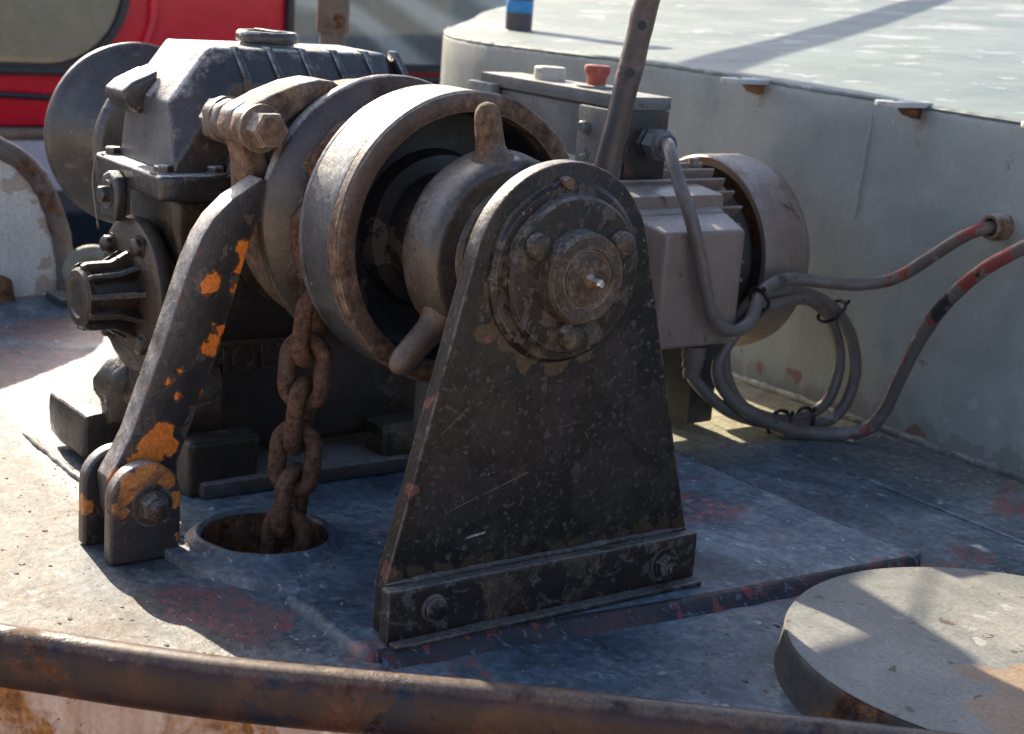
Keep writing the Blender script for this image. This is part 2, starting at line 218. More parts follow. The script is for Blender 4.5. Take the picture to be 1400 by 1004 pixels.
def deck_mat(name='deck_paint', gain=1.):
    s = NB(name)
    n1 = s.noise(4.2, 6, .66, .6); n2 = s.noise(13, 6, .7, .3); n3 = s.noise(60, 4, .7); n4 = s.noise(2.1, 4, .6, .4)
    col = s.ramp(n1, [(.30, (.024, .038, .053)), (.42, (.059, .088, .115)), (.53, (.112, .150, .180)), (.66, (.205, .245, .265))])
    col = s.mix(s.math('MULTIPLY', s.mask(n2, .45, .8), .7), col, (.035, .05, .068))
    gm = s.n('ShaderNodeNewGeometry'); sx = s.n('ShaderNodeSeparateXYZ'); s.l(gm.outputs['Position'], sx.inputs[0])
    # sand-coloured grime and bleached paint on the outboard side (towards -Y and aft)
    far = s.math('ADD', s.math('MULTIPLY', sx.outputs[1], -1.), s.math('MULTIPLY', sx.outputs[0], -.10))
    fm = s.mask(s.math('ADD', far, s.math('MULTIPLY', n1, .30)), .44, .66)
    pale = s.ramp(s.math('ADD', s.math('MULTIPLY', n2, .6), s.math('MULTIPLY', n1, .4)), [(.36, (.05, .036, .024)), (.44, (.105, .078, .056)), (.52, (.15, .13, .108)), (.60, (.195, .185, .17)), (.68, (.10, .112, .12))])
    pale = s.mix(s.math('MULTIPLY', s.mask(n4, .50, .60), .75), pale, (.085, .10, .112))
    pale = s.mix(s.math('MULTIPLY', s.mask(s.noise(5.3, 6, .7, .6), .53, .62), .7), pale, (.105, .066, .042))
    col = s.mix(s.math('MULTIPLY', fm, .85), col, pale)
    # dirt band near deckhouse
    wm = s.mask(s.math('ADD', sx.outputs[1], s.math('MULTIPLY', n2, .35)), 1.18, 1.42)
    col = s.mix(s.math('MULTIPLY', wm, .7), col, (.16, .155, .13))
    my = s.math('MULTIPLY', s.mask(s.math('ADD', sx.outputs[1], s.math('MULTIPLY', n2, .4)), .85, 1.0), s.mask(s.math('ADD', s.math('MULTIPLY', sx.outputs[0], -1), s.math('MULTIPLY', n4, .3)), .62, .78))
    col = s.mix(s.math('MULTIPLY', my, .75), col, (.36, .32, .19))
    sm_ = s.spotmask([(-.266, -.4, -.016, .07), (-.2, -.37, -.016, .06), (-.33, -.41, -.016, .04), (-.15, -.4, -.016, .04), (.03, -.29, -.016, .03), (-.03, -.29, -.016, .03), (.075, .424, -.016, .02), (.07, .5, -.016, .025), (.08, .62, -.016, .03), (.08, .70, -.01, .03), (.10, .76, -.016, .03), (.087, .842, -.016, .035), (-1.62, -.15, -.016, .16), (-1.45, -.25, -.016, .1), (-1.9, .0, -.016, .14)], .05)
    col = s.mix(s.math('MULTIPLY', sm_, s.math('MULTIPLY', s.mask(n3, .36, .6), .8)), col, (.20, .06, .05))
    red = s.mask(s.noise(4.1, 6, .72, .5), .60, .64); rd2 = s.mask(n3, .42, .55)
    col = s.mix(s.math('MULTIPLY', red, s.math('MULTIPLY', rd2, .75)), col, (.26, .07, .055))
    wh = s.mask(s.noise(30, 6, .7, .3, stretch=(1, 1.8, 1)), .64, .66); col = s.mix(s.math('MULTIPLY', wh, .8), col, (.46, .47, .47))
    dk = s.mask(s.noise(17, 6, .72, .2), .61, .66); col = s.mix(s.math('MULTIPLY', dk, .75), col, (.035, .035, .04))
    sc = s.mask(s.noise(2.4, 4, .5, .5, stretch=(3, 34, 3)), .72, .75); col = s.mix(s.math('MULTIPLY', sc, .5), col, (.36, .38, .40))
    sf = s.math('MULTIPLY', s.mask(s.noise(7, 5, .72, .8, stretch=(1.6, 1, 1)), .50, .72), s.mask(s.noise(85, 3, .7), .46, .60))
    col = s.mix(s.math('MULTIPLY', sf, .65), col, (.34, .375, .39))
    sp = s.ramp(n3, [(.3, .55), (.5, 1.), (.7, 1.55)]); col = s.mix(1., col, sp, 'MULTIPLY')
    col = s.mix(1., col, (gain, gain, gain), 'MULTIPLY')
    s.l(col, s.b.inputs['Base Color'])
    rr = s.n('ShaderNodeMapRange'); s.l(n2, rr.inputs[0]); rr.inputs[1].default_value = .3; rr.inputs[2].default_value = .7; rr.inputs[3].default_value = .34; rr.inputs[4].default_value = .62
    s.l(s.math('MAXIMUM', rr.outputs[0], s.math('MULTIPLY', fm, .72)), s.b.inputs['Roughness']); s.b.inputs['Specular IOR Level'].default_value = .5
    h = s.math('ADD', s.math('MULTIPLY', n2, 1.), s.math('MULTIPLY', n3, .3)); h = s.math('SUBTRACT', h, s.math('MULTIPLY', wh, .3))
    bp = s.n('ShaderNodeBump'); bp.inputs['Strength'].default_value = .6; bp.inputs['Distance'].default_value = .007; s.l(h, bp.inputs['Height']); s.l(bp.outputs[0], s.b.inputs['Normal'])
    MATS[name] = s.m
deck_mat(); deck_mat('plate_top', 1.35)
def simple(name, col, rough=.5, **kw):
    s = NB(name); s.b.inputs['Base Color'].default_value = (*col, 1); s.b.inputs['Roughness'].default_value = rough
    for k, v in kw.items(): s.b.inputs[k.replace('_', ' ')].default_value = v
    MATS[name] = s.m; return s
gs = NB('glass'); gs.t.nodes.remove(gs.b); tr = gs.n('ShaderNodeBsdfTransparent'); gy = gs.n('ShaderNodeBsdfGlossy'); gy.inputs['Roughness'].default_value = .05
fr_ = gs.n('ShaderNodeFresnel'); mxs = gs.n('ShaderNodeMixShader'); gs.l(fr_.outputs[0], mxs.inputs[0]); gs.l(tr.outputs[0], mxs.inputs[1]); gs.l(gy.outputs[0], mxs.inputs[2]); gs.l(mxs.outputs[0], gs.t.nodes['Material Output'].inputs[0]); MATS['glass'] = gs.m
s = simple('water', (.02, .03, .03), .08); bp = s.n('ShaderNodeBump'); bp.inputs['Strength'].default_value = .3; s.l(s.noise(1.6, 4), bp.inputs['Height']); s.l(bp.outputs[0], s.b.inputs['Normal'])
s = NB('lace')
wv = s.n('ShaderNodeTexWave', wave_type='RINGS'); wv.inputs['Scale'].default_value = .9; wv.inputs['Distortion'].default_value = 6.; wv.inputs['Detail'].default_value = 1.; s.l(s.coord(), wv.inputs[0])
s.l(s.ramp(wv.outputs['Fac'], [(.2, (.20, .23, .25)), (.55, (.34, .38, .41)), (.9, (.62, .66, .69))]), s.b.inputs['Base Color']); s.b.inputs['Roughness'].default_value = .9; MATS['lace'] = s.m

# ------------------------------------------------------------------ mesh helpers
COL = scene.collection
def finish(name, bm, mat, parent=None, angle=38, center=True, smooth=True):
    me = bpy.data.meshes.new(name); bm.normal_update(); bm.to_mesh(me); bm.free()
    o = bpy.data.objects.new(name, me); COL.objects.link(o)
    if center:
        vs_ = [v.co for v in me.vertices]; c = Vector([(min(v[i] for v in vs_) + max(v[i] for v in vs_)) / 2 for i in range(3)])
        me.transform(Matrix.Translation(-c)); o.location = c
    if smooth: me.shade_smooth(); me.set_sharp_from_angle(angle=R(angle))
    me.materials.append(MATS[mat])
    if parent: attach(o, parent)
    return o
def wloc(o):
    p = Vector(o.location)
    while o.parent: o = o.parent; p += Vector(o.location)
    return p
def attach(o, parent):        # parents here are never rotated or scaled: plain offsets
    o.parent = parent; o.location = Vector(o.location) - wloc(parent)
def thing(name, label, cat, loc, group=None):
    o = bpy.data.objects.new(name, None); COL.objects.link(o); o.location = loc; o.empty_display_size = .05
    return tag(o, label, cat, group)
def tag(o, label, cat, group=None):
    o['label'] = label; o['category'] = cat
    if group: o['group'] = group
    return o
def struct(o): o['kind'] = 'structure'; return o
def put(o, name, parent, loc, rot=None, label=None):   # a further copy of a piece that shares its mesh
    c = o.copy(); c.name = name; COL.objects.link(c); c.parent = None; c.location = loc
    if rot is not None: c.rotation_euler = rot
    if parent: attach(c, parent)
    return c
AX = {'X': Matrix(((0, 0, 1), (1, 0, 0), (0, 1, 0))).to_4x4(), 'Y': Matrix(((1, 0, 0), (0, 0, 1), (0, -1, 0))).to_4x4(), 'Z': Matrix.Identity(4)}
def lathe(profile, axis='X', center=(0, 0, 0), segs=64, arc=None, bm=None, wob=0.):
    """profile: (axial, radius) pairs. axis X: angle 0 is +Y, 90 deg is +Z."""
    bm = bm or bmesh.new(); rows = []; n = segs
    a0, a1 = arc or (0, 2 * math.pi); closed = arc is None
    m = Matrix.Translation(Vector(center)) @ AX[axis]
    for (t, r) in profile:
        row = []
        if r < 1e-6: row = [bm.verts.new(m @ Vector((0, 0, t)))]
        else:
            for i in range(n if closed else n + 1):
                a = a0 + (a1 - a0) * i / n
                rr = r + (wob * mnoise.noise(Vector((math.cos(a) * 2.2, math.sin(a) * 2.2, t * 9))) if wob else 0)
                row.append(bm.verts.new(m @ Vector((rr * math.cos(a), rr * math.sin(a), t))))
        rows.append(row)
    for p, q in zip(rows, rows[1:]):
        k = n if closed else n
        for i in range(k):
            j = (i + 1) % n if closed else i + 1
            if len(p) == 1 and len(q) == 1: continue
            if len(p) == 1: f = (p[0], q[j], q[i])
            elif len(q) == 1: f = (p[i], p[j], q[0])
            else: f = (p[i], p[j], q[j], q[i])
            bm.faces.new(f)
    bmesh.ops.recalc_face_normals(bm, faces=bm.faces[:])
    return bm
def box(a, b, bev=.003, segs=2, bm=None):
    bm2 = bmesh.new(); bmesh.ops.create_cube(bm2, size=1)
    for v in bm2.verts: v.co = Vector([a[i] + (b[i] - a[i]) * (v.co[i] + .5) for i in range(3)])
    if bev: bmesh.ops.bevel(bm2, geom=bm2.edges[:], offset=bev, segments=segs, affect='EDGES', profile=.6)
    return bm2
def prism(poly, axis, t0, t1, bev=.003, segs=2, holes=()):
    """poly in the two remaining axes order (Y,Z) for X, (X,Z) for Y, (X,Y) for Z."""
    bm = bmesh.new()
    def P(u, v, t): return {'X': (t, u, v), 'Y': (u, t, v), 'Z': (u, v, t)}[axis]
    A = [bm.verts.new(P(u, v, t0)) for u, v in poly]; B = [bm.verts.new(P(u, v, t1)) for u, v in poly]
    bm.faces.new(A); bm.faces.new(list(reversed(B)))
    for i in range(len(poly)): j = (i + 1) % len(poly); bm.faces.new((A[j], A[i], B[i], B[j]))
    bmesh.ops.recalc_face_normals(bm, faces=bm.faces[:])
    if bev:
        ed = [e for e in bm.edges if e.calc_face_angle(0) > .5]
        bmesh.ops.bevel(bm, geom=ed, offset=bev, segments=segs, affect='EDGES', profile=.6)
    return bm
def smoothpath(pts, n=10, closed=False):
    P = [Vector(p) for p in pts]; out = []; N = len(P)
    rng = range(N if closed else N - 1)
    for i in rng:
        g = (lambda k: P[k % N]) if closed else (lambda k: P[max(0, min(N - 1, k))])
        p0, p1, p2, p3 = g(i - 1), g(i), g(i + 1), g(i + 2)
        for k in range(n):
            t = k / n; out.append(.5 * ((2 * p1) + (-p0 + p2) * t + (2 * p0 - 5 * p1 + 4 * p2 - p3) * t * t + (-p0 + 3 * p1 - 3 * p2 + p3) * t ** 3))
    if not closed: out.append(P[-1])
    return out
def tube(path, r, segs=14, closed=False, caps=True, bm=None, rf=None, wob=0.):
    bm = bm or bmesh.new(); N = len(path); rings = []; up = Vector((.13, .21, .97)); prev = None
    for i, p in enumerate(path):
        a = path[(i - 1) % N] if closed or i > 0 else path[i]; b = path[(i + 1) % N] if closed or i < N - 1 else path[i]
        t = (b - a).normalized()
        if prev is None: u = t.cross(up).normalized()
        else: u = (prev - t * prev.dot(t)).normalized()
        prev = u; v = t.cross(u); rr = rf(i / max(1, N - 1)) if rf else r
        ring = []
        for k in range(segs):
            an = 2 * math.pi * k / segs; d = u * math.cos(an) + v * math.sin(an)
            q = rr + (wob * mnoise.noise((p + d * r) * 40) if wob else 0)
            ring.append(bm.verts.new(p + d * q))
        rings.append(ring)
    for i in range(N if closed else N - 1):
        A, B = rings[i], rings[(i + 1) % N]
        # for closed paths match the seam
        sft = 0
        if closed and i == N - 1: sft = min(range(segs), key=lambda s_: (A[0].co - B[s_].co).length)
        for k in range(segs): bm.faces.new((A[k], A[(k + 1) % segs], B[(k + 1 + sft) % segs], B[(k + sft) % segs]))
    if caps and not closed: bm.faces.new(list(reversed(rings[0]))); bm.faces.new(rings[-1])
    bmesh.ops.recalc_face_normals(bm, faces=bm.faces[:])
    return bm
def join(*bms):
    out = bms[0]
    for b in bms[1:]:
        me = bpy.data.meshes.new('tmp'); b.to_mesh(me); b.free(); out.from_mesh(me); bpy.data.meshes.remove(me)
    return out
def roughen(bm, amp, scale, cuts=0):
    if cuts: bmesh.ops.subdivide_edges(bm, edges=bm.edges[:], cuts=cuts, use_grid_fill=True)
    bm.normal_update()
    for v in bm.verts: v.co += v.normal * amp * mnoise.noise(v.co * scale)
    return bm
def hexbolt(axis, center, r=.016, h=.012, washer=.022, wh=.003, stud=0., round_=False):
    """hex head standing on the plane through center, pointing along +axis (or -Y when axis is '-Y')."""
    prof = [(0, 0), (0, washer), (wh, washer), (wh, r * .98)]
    bm = lathe(prof + [(wh, 0)], 'Z', segs=20)
    n = 18 if round_ else 6
    head = lathe([(wh * .9, 0), (wh * .9, r), (wh + h * .8, r), (wh + h, r * .84), (wh + h, 0)], 'Z', segs=n)
    bm = join(bm, head)
    if stud: bm = join(bm, lathe([(wh, 0), (wh, stud), (wh + h * 1.5, stud), (wh + h * 1.6, stud * .8), (wh + h * 1.6, 0)], 'Z', segs=12))
    bmesh.ops.rotate(bm, verts=bm.verts[:], cent=(0, 0, 0), matrix=Matrix.Rotation(random.uniform(0, 1), 3, 'Z'))
    m = {'X': Matrix.Rotation(R(90), 4, 'Y'), '-X': Matrix.Rotation(R(-90), 4, 'Y'), 'Z': Matrix.Identity(4), '-Y': Matrix.Rotation(R(90), 4, 'X'), 'Y': Matrix.Rotation(R(-90), 4, 'X')}[axis]
    bm.transform(Matrix.Translation(Vector(center)) @ m)
    return bm
def arcpts(cx, cy, r, a0, a1, n): return [(cx + r * math.cos(a0 + (a1 - a0) * i / n), cy + r * math.sin(a0 + (a1 - a0) * i / n)) for i in range(n + 1)]
ZS = .497     # shaft height

# ================================================================== SETTING
# water round the boats
bm = bmesh.new(); bmesh.ops.create_grid(bm, x_segments=1, y_segments=1, size=900); bm.transform(Matrix.Translation((0, 0, -1.5)))
struct(finish('water', bm, 'water', center=False))
# sunlit stone quay the picture is taken from
QR = [(-.62, -1.30), (.054, -.639), (.538, -.045), (1.6, 1.2)]
bm = bmesh.new(); qv = [bm.verts.new((x + .36, y - .28, -.62)) for x, y in [(-12, -12)] + QR + [(14, 14)]] + [bm.verts.new((40, 14, -.62)), bm.verts.new((40, -40, -.62)), bm.verts.new((-12, -40, -.62))]
bm.faces.new(qv); r_ = bmesh.ops.extrude_face_region(bm, geom=bm.faces[:]); bmesh.ops.translate(bm, verts=[v for v in r_['geom'] if isinstance(v, bmesh.types.BMVert)], vec=(0, 0, -1.))
bmesh.ops.recalc_face_normals(bm, faces=bm.faces[:]); struct(finish('quay', bm, 'quay_stone', center=False, smooth=False))
# foredeck: one sheet with the hole of the chain pipe
HX, HY, HR = -.444, -.225, .098
RAIL = [(-0.588, -1.33), (-0.318, -1.025), (-0.068, -0.77), (0.063, -0.643), (0.181, -0.515), (0.34, -0.318), (0.451, -0.192), (0.56, -0.067), (0.721, 0.115), (0.941, 0.385), (1.221, 0.795), (1.441, 1.215), (1.571, 1.715)]
def deck_sheet():
    bm = bmesh.new()
    outline = [(x - .004, y + .004) for x, y in RAIL] + [(1.6, 2.6), (-2.9, 2.6), (-2.62, .9), (-2.42, .15), (-2.32, -1.3)]
    vs_ = [bm.verts.new((x, y, -.016)) for x, y in outline]
    e = [bm.edges.new((vs_[i], vs_[(i + 1) % len(vs_)])) for i in range(len(vs_))]
    hv = [bm.verts.new((HX + (HR + .006) * math.cos(t * math.pi / 24), HY + (HR + .006) * math.sin(t * math.pi / 24), -.016)) for t in range(48)]
    e += [bm.edges.new((hv[i], hv[(i + 1) % 48])) for i in range(48)]
    bmesh.ops.triangle_fill(bm, edges=e, use_beauty=True)
    for f in bm.faces:
        if f.normal.z < 0: f.normal_flip()
    return bm
deck = struct(finish('deck', deck_sheet(), 'deck_paint', center=False, smooth=False))
# doubler plate the windlass stands on (hole cut round the chain pipe)
bm = bmesh.new()
out = [(-1.16, -.285), (.0, -.285), (.045, .22), (.075, .712), (-1.3, .745)]
def fillring(bm, out, z, hole):
    vs_ = [bm.verts.new((x, y, z)) for x, y in out]; e = [bm.edges.new((vs_[i], vs_[(i + 1) % len(vs_)])) for i in range(len(vs_))]
    if hole:
        hv = [bm.verts.new((HX + hole * math.cos(t * math.pi / 24), HY + hole * math.sin(t * math.pi / 24), z)) for t in range(48)]
        e += [bm.edges.new((hv[i], hv[(i + 1) % 48])) for i in range(48)]
    bmesh.ops.triangle_fill(bm, edges=e, use_beauty=True); return vs_
out = [(-1.16, -.285), (HX - .15, -.285), (HX - .09, -.36), (HX - .02, -.385), (HX + .06, -.375), (HX + .15, -.32), (HX + .20, -.285)] + out[1:]
top = fillring(bm, out, 0, HR + .006)
for f in bm.faces:
    if f.normal.z < 0: f.normal_flip()
low = [bm.verts.new((v.co.x, v.co.y, -.017)) for v in top]
for i in range(len(top)): j = (i + 1) % len(top); bm.faces.new((top[i], low[i], low[j], top[j]))
bmesh.ops.recalc_face_normals(bm, faces=bm.faces[:])
pl = finish('doubler_plate', bm, 'plate_top', deck, center=False, smooth=False)
# weld beads round its edge and across the deck
def bead(a, b, r, name='weld_bead', parent=deck, mat='deck_paint', amp=.35):
    a, b = Vector(a), Vector(b); n = max(6, int((b - a).length / .012))
    path = [a.lerp(b, i / n) + Vector((mnoise.noise(Vector((i * .31, r * 900, 0))), mnoise.noise(Vector((i * .31, 7, r * 900))), .3 * mnoise.noise(Vector((i * .37, 3, 9))))) * r * amp * 1.6 for i in range(n + 1)]
    return finish(name, tube(path, r, 10, wob=r * .28, rf=lambda f: r * min(1., .25 + 9 * min(f, 1 - f))), mat, parent, angle=80)
def edge_strip(pts_, w, z0, z1, mat):
    P = smoothpath([(x, y, 0) for x, y in pts_], 24); bm = bmesh.new(); rows = []
    for i, p in enumerate(P):
        d_ = (P[min(len(P) - 1, i + 1)] - P[max(0, i - 1)]).normalized(); n_ = Vector((d_.y, -d_.x, 0)); q = .002 * mnoise.noise(p * 22); q2 = .0015 * mnoise.noise(p * 37 + Vector((4, 0, 0)))
        tp = min(1, .15 + (len(P) - 1 - i) / 10); w_ = w * tp
        rows.append([bm.verts.new(p + n_ * o_ + Vector((0, 0, z))) for o_, z in ((-.004, z1 - .001), (0, z1 + q2), (w_ * .45 + q, z1 - .001 + q2), (w_ * .8 + q, z1 * .5 + z0 * .5), (w_ * 1.3 + q * 2, z0 - .0005))])
    for A, B in zip(rows, rows[1:]):
        for k in range(4): bm.faces.new((A[k], A[k + 1], B[k + 1], B[k]))
    bmesh.ops.recalc_face_normals(bm, faces=bm.faces[:])
    if sum(f.normal.z for f in bm.faces) < 0: bmesh.ops.reverse_faces(bm, faces=bm.faces[:])
    return finish('weld_fillet', bm, mat, deck, angle=80)
edge_strip([(.0, -.287), (.02, -.03), (.045, .22), (.06, .47), (.077, .716)], .021, -.016, .0035, 'edge_primer')
bead((-1.05, .728, -.001), (.075, .712, -.001), .0035); bead((-.25, -.285, -.020), (.0, -.285, -.020), .020, amp=.12)
bead((-1.16, -.36, -.014), (-.62, -.37, -.014), .007); bead((-.34, .99, -.015), (.55, .97, -.015), .004)
# ------------------------------------------------------------------ deckhouse
HW = 1.29; ZT = .677; CAMB = .06
def house():
    t = thing('deckhouse', 'low grey painted steel deckhouse with rounded corner behind the motor', 'deckhouse', (-.4, 1.6, 0))
    plan = [(2.6, HW), (1.5, HW), (.5, HW), (0, HW), (-.5, HW), (-1, HW), (-1.5, HW - .004), (-2.0, HW), (-2.2, HW + .012), (-2.36, HW + .05), (-2.50, HW + .12), (-2.62, HW + .21), (-2.9, 1.77), (-3.2, 2.03), (-3.55, 2.42), (-3.9, 2.9), (-4.4, 4.2), (-4.6, 6.)]
    pp = smoothpath([(x, y, 0) for x, y in plan], 5); C0 = Vector((0, 4.5, 0))
    bm = bmesh.new(); prof = [(-.03, 0), (.03, 0), (.2, .0), (.36, .0), (.5, 0), (.6, 0), (ZT - .018, 0), (ZT - .006, .004), (ZT, .013), (ZT + .001, .022)]
    rows = []
    for p in pp:
        inn = Vector((C0.x - p.x * .15, C0.y - p.y + .6, 0)).normalized()
        zz = CAMB * (p.y - HW) + .012 * math.exp(-((p.x + 1.3) / .7) ** 2)
        rows.append([bm.verts.new((p.x + inn.x * d, p.y + inn.y * d, z + zz * max(0, z / ZT) + .0015 * mnoise.noise(Vector((p.x * 5, z * 7, 1))))) for z, d in prof])
    for a, b in zip(rows, rows[1:]):
        for i in range(len(prof) - 1): bm.faces.new((a[i], a[i + 1], b[i + 1], b[i]))
    bmesh.ops.recalc_face_normals(bm, faces=bm.faces[:])
    f0 = bm.faces[0]
    if f0.normal.y > 0: bmesh.ops.reverse_faces(bm, faces=bm.faces[:])
    finish('wall', bm, 'house_paint', t, angle=70)
    # cambered top: strips from the wall edge inwards
    bm = bmesh.new(); rows = []
    for p in pp:
        inn = Vector((C0.x - p.x * .15, C0.y - p.y + .6, 0)).normalized(); row = []
        for k in range(13):
            d = .012 + k * .45 if k else .012
            x, y = p.x + inn.x * d, p.y + inn.y * d
            if k == 12: y = 7.; 
            row.append(bm.verts.new((x, y, ZT + .0012 + CAMB * (y - HW) + .012 * math.exp(-((p.x + 1.3) / .7) ** 2) + .003 * mnoise.noise(Vector((x * 2, y * 2, 3))) * (k > 0))))
        rows.append(row)
    for a, b in zip(rows, rows[1:]):
        for i in range(12): bm.faces.new((a[i], a[i + 1], b[i + 1], b[i]))
    bmesh.ops.recalc_face_normals(bm, faces=bm.faces[:])
    if bm.faces[0].normal.z < 0: bmesh.ops.reverse_faces(bm, faces=bm.faces[:])
    finish('roof', bm, 'roof_paint', t, angle=60)
    # edge bead with lumps of paint
    path = [Vector((p.x, p.y + .008, ZT - .004 + CAMB * (p.y - HW) + .012 * math.exp(-((p.x + 1.3) / .7) ** 2))) for p in smoothpath([(x, y, 0) for x, y in plan[:12]], 40)]
    finish('edge_bead', tube(path, .0065, 8, wob=.0022), 'roof_paint', t)
    # lugs
    for x in (-1.0, -.54, -.18, .34):
        out = [(x - .028, HW + .02), (x - .028, HW - .085)] + arcpts(x, HW - .085, .028, math.pi, 2 * math.pi, 10)[1:-1] + [(x + .028, HW - .085), (x + .028, HW + .02)]
        lg = finish('lug', prism(out, 'Z', ZT - .001, ZT + .011, .003), 'lug_paint', t)
        finish('bracket', roughen(prism([(HW + .004, ZT - .026), (HW + .004, ZT - .003), (HW - .05, ZT - .003), (HW - .03, ZT - .018)], 'X', x - .012, x + .016, .004), .003, 60), 'lug_rust', lg)
        finish('eye', lathe([(0, 0), (0, .006), (.0012, .006), (.0012, 0)], 'Z', (x, HW - .065, ZT + .011), 14), 'pipe_rust', lg)
    bead((-.655, HW - .001, ZT - .03), (-.668, HW - .001, .42), .0035, parent=t, mat='house_paint')
    bead((-2.3, HW + .01, -.012), (2.2, HW - .004, -.012), .013, 'foot_weld', t, 'deck_paint')
    # cable entry in the wall
    gl = finish('cable_gland', lathe([(.042, .0), (.042, .0265), (.034, .0275), (.030, .0235), (.026, .0275), (.021, .0235), (.016, .0275), (.008, .026), (.0, .024), (.0, .0185), (.03, .0175), (.03, 0)], 'Y', (-.284, HW - .042, .471), 28), 'clamp_steel', t)
    return t
house_t = house()
# bitt on the deckhouse roof
t = thing('roof_bitt', 'dark steel bitt with a bright blue painted band on the deckhouse roof', 'bitt', (-2.46, 1.66, .70))
finish('post', lathe([(.69, 0), (.69, .050), (.70, .042), (1.12, .041), (1.13, .06), (1.16, .06), (1.165, 0)], 'Z', (-2.46, 1.66, 0), 28), 'bitt_dark', t)
finish('painted_band', lathe([(.752, .0412), (.754, .0424), (.790, .0424), (.792, .0412)], 'Z', (-2.46, 1.66, 0), 28), 'blue_band', t)
# unseen boom: spar casts the roof shadow, boards and roll added to shade deck
t = thing('shade_boom', 'wooden boom above the deckhouse with boards added to cast shade', 'boom', (-2.9, 1.0, 2.))
bdir = Vector((-.553, 1, 0)).normalized(); b0 = Vector((-3.416, 1.68, 2.0))
finish('spar', tube([b0 + bdir * q for q in (-.3, 1, 3, 6, 9, 12)], .06, 20), 'mast_brown', t)
cv_ = [Vector((-3.12 + q * .09, 1.435 + .004 * q, 1.93)) for q in range(-6, 7)]
finish('shade_roll', roughen(tube(smoothpath(cv_, 4), .1, 28, rf=lambda f: .03 + .075 * math.sin(math.pi * min(1, max(0, f))) ** .3), .012, 12), 'blind_tan', t, angle=60)  # unseen roll, added to keep sun off the deck by the wall
def slung(name, pts_): return finish(name, prism([(x - 2.024, y + .202) for x, y in pts_], 'Z', 1.285, 1.315, .004), 'mast_brown', t)  # added out of view, outlines cut to the shadows wanted on hatch and deck
slung('shade_cutout', [(-.30, .24), (-.27, .60), (.10, .575), (.165, .432), (.43, .378), (.458, .366), (.468, .350), (.455, .33), (.36, .290), (.192, .324), (.145, .25), (.13, .15), (.03, .15), (-.05, .22)])
slung('shade_board', [(.0, .735), (.0, 1.05), (.6, 1.05), (.6, .735)])
slung('shade_plank', [(.352, .0), (.352, .290), (.36, .328), (.42, .345), (.60, .308), (1.15, .20), (1.10, -.12)])
for x, y in ((-1.5, .30), (-1.1, .40), (-2.2, .70)): finish('sling', tube([Vector((x, y, 1.315)), Vector((-3.25, 1.38, 1.97))], .005, 6), 'rope_light', t)
# ------------------------------------------------------------------ near bulwark
def bulwark():
    t = thing('bulwark', 'curved steel bulwark with rusty brown rail in the foreground', 'bulwark', (.3, -.3, -.1))
    zt = .1
    pts = smoothpath([(x, y, zt - .034) for x, y in RAIL], 14)
    # rail: a flattened half-round, 44 mm wide and 62 mm tall
    bm = bmesh.new(); rings = []; S = 20
    for i, p in enumerate(pts):
        a, b = pts[max(0, i - 1)], pts[min(len(pts) - 1, i + 1)]; d = (b - a).normalized(); nrm = Vector((d.y, -d.x, 0))
        ring = []
        for k in range(S):
            an = 2 * math.pi * k / S; c, s_ = math.cos(an), math.sin(an)
            q = p + nrm * (.024 * math.copysign(abs(c) ** .8, c)) + Vector((0, 0, .038 * math.copysign(abs(s_) ** .8, s_)))
            q += nrm * .0010 * mnoise.noise(q * 11) + Vector((0, 0, .0012 * mnoise.noise(q * 6 + Vector((3, 1, 0)))))
            ring.append(bm.verts.new(q))
        rings.append(ring)
    for A, B in zip(rings, rings[1:]):
        for k in range(S): bm.faces.new((A[k], A[(k + 1) % S], B[(k + 1) % S], B[k]))
    bmesh.ops.recalc_face_normals(bm, faces=bm.faces[:])
    finish('rail', bm, 'rail_paint', t, angle=80)
    bm = bmesh.new(); rows = []
    for i, p in enumerate(pts):
        a, b = pts[max(0, i - 1)], pts[min(len(pts) - 1, i + 1)]; d = (b - a).normalized(); nrm = Vector((d.y, -d.x, 0))
        rows.append([bm.verts.new(p + nrm * o_ + Vector((0, 0, z))) for o_, z in ((.008, -.02), (.008, -1.5), (-.006, -1.5), (-.006, -.02))])
    for A, B in zip(rows, rows[1:]):
        for k in range(3): bm.faces.new((A[k], A[k + 1], B[k + 1], B[k]))
    bmesh.ops.recalc_face_normals(bm, faces=bm.faces[:])
    finish('plating', bm, 'bulwark_pink', t, angle=60)
bulwark()
# bulwark end on the far side
def far_bulwark():
    t = thing('bulwark_end', 'white painted bulwark end with rusty rounded rim at the left edge', 'bulwark', (-2.3, -.4, 0))
    crv = [(.150, -.03), (.148, .05), (.132, .15), (.095, .25), (.05, .315), (-.03, .37), (-.2, .46), (-.5, .60), (-.9, .70), (-1.4, .74)]
    sm = smoothpath([(-2.3, y, z) for y, z in crv], 8)
    poly = [(p.y, p.z) for p in sm] + [(-1.4, -.03)]
    finish('plate', prism(poly, 'X', -2.312, -2.298, 0), 'bulwark_white', t)
    finish('rim', tube(sm, .026, 14, wob=.004), 'rim_brown', t)
    finish('bracket', prism([(-.06, -.02), (-.05, .05), (-.01, .04), (.0, -.02)], 'X', -2.295, -2.24, .006), 'lug_rust', t)
far_bulwark()
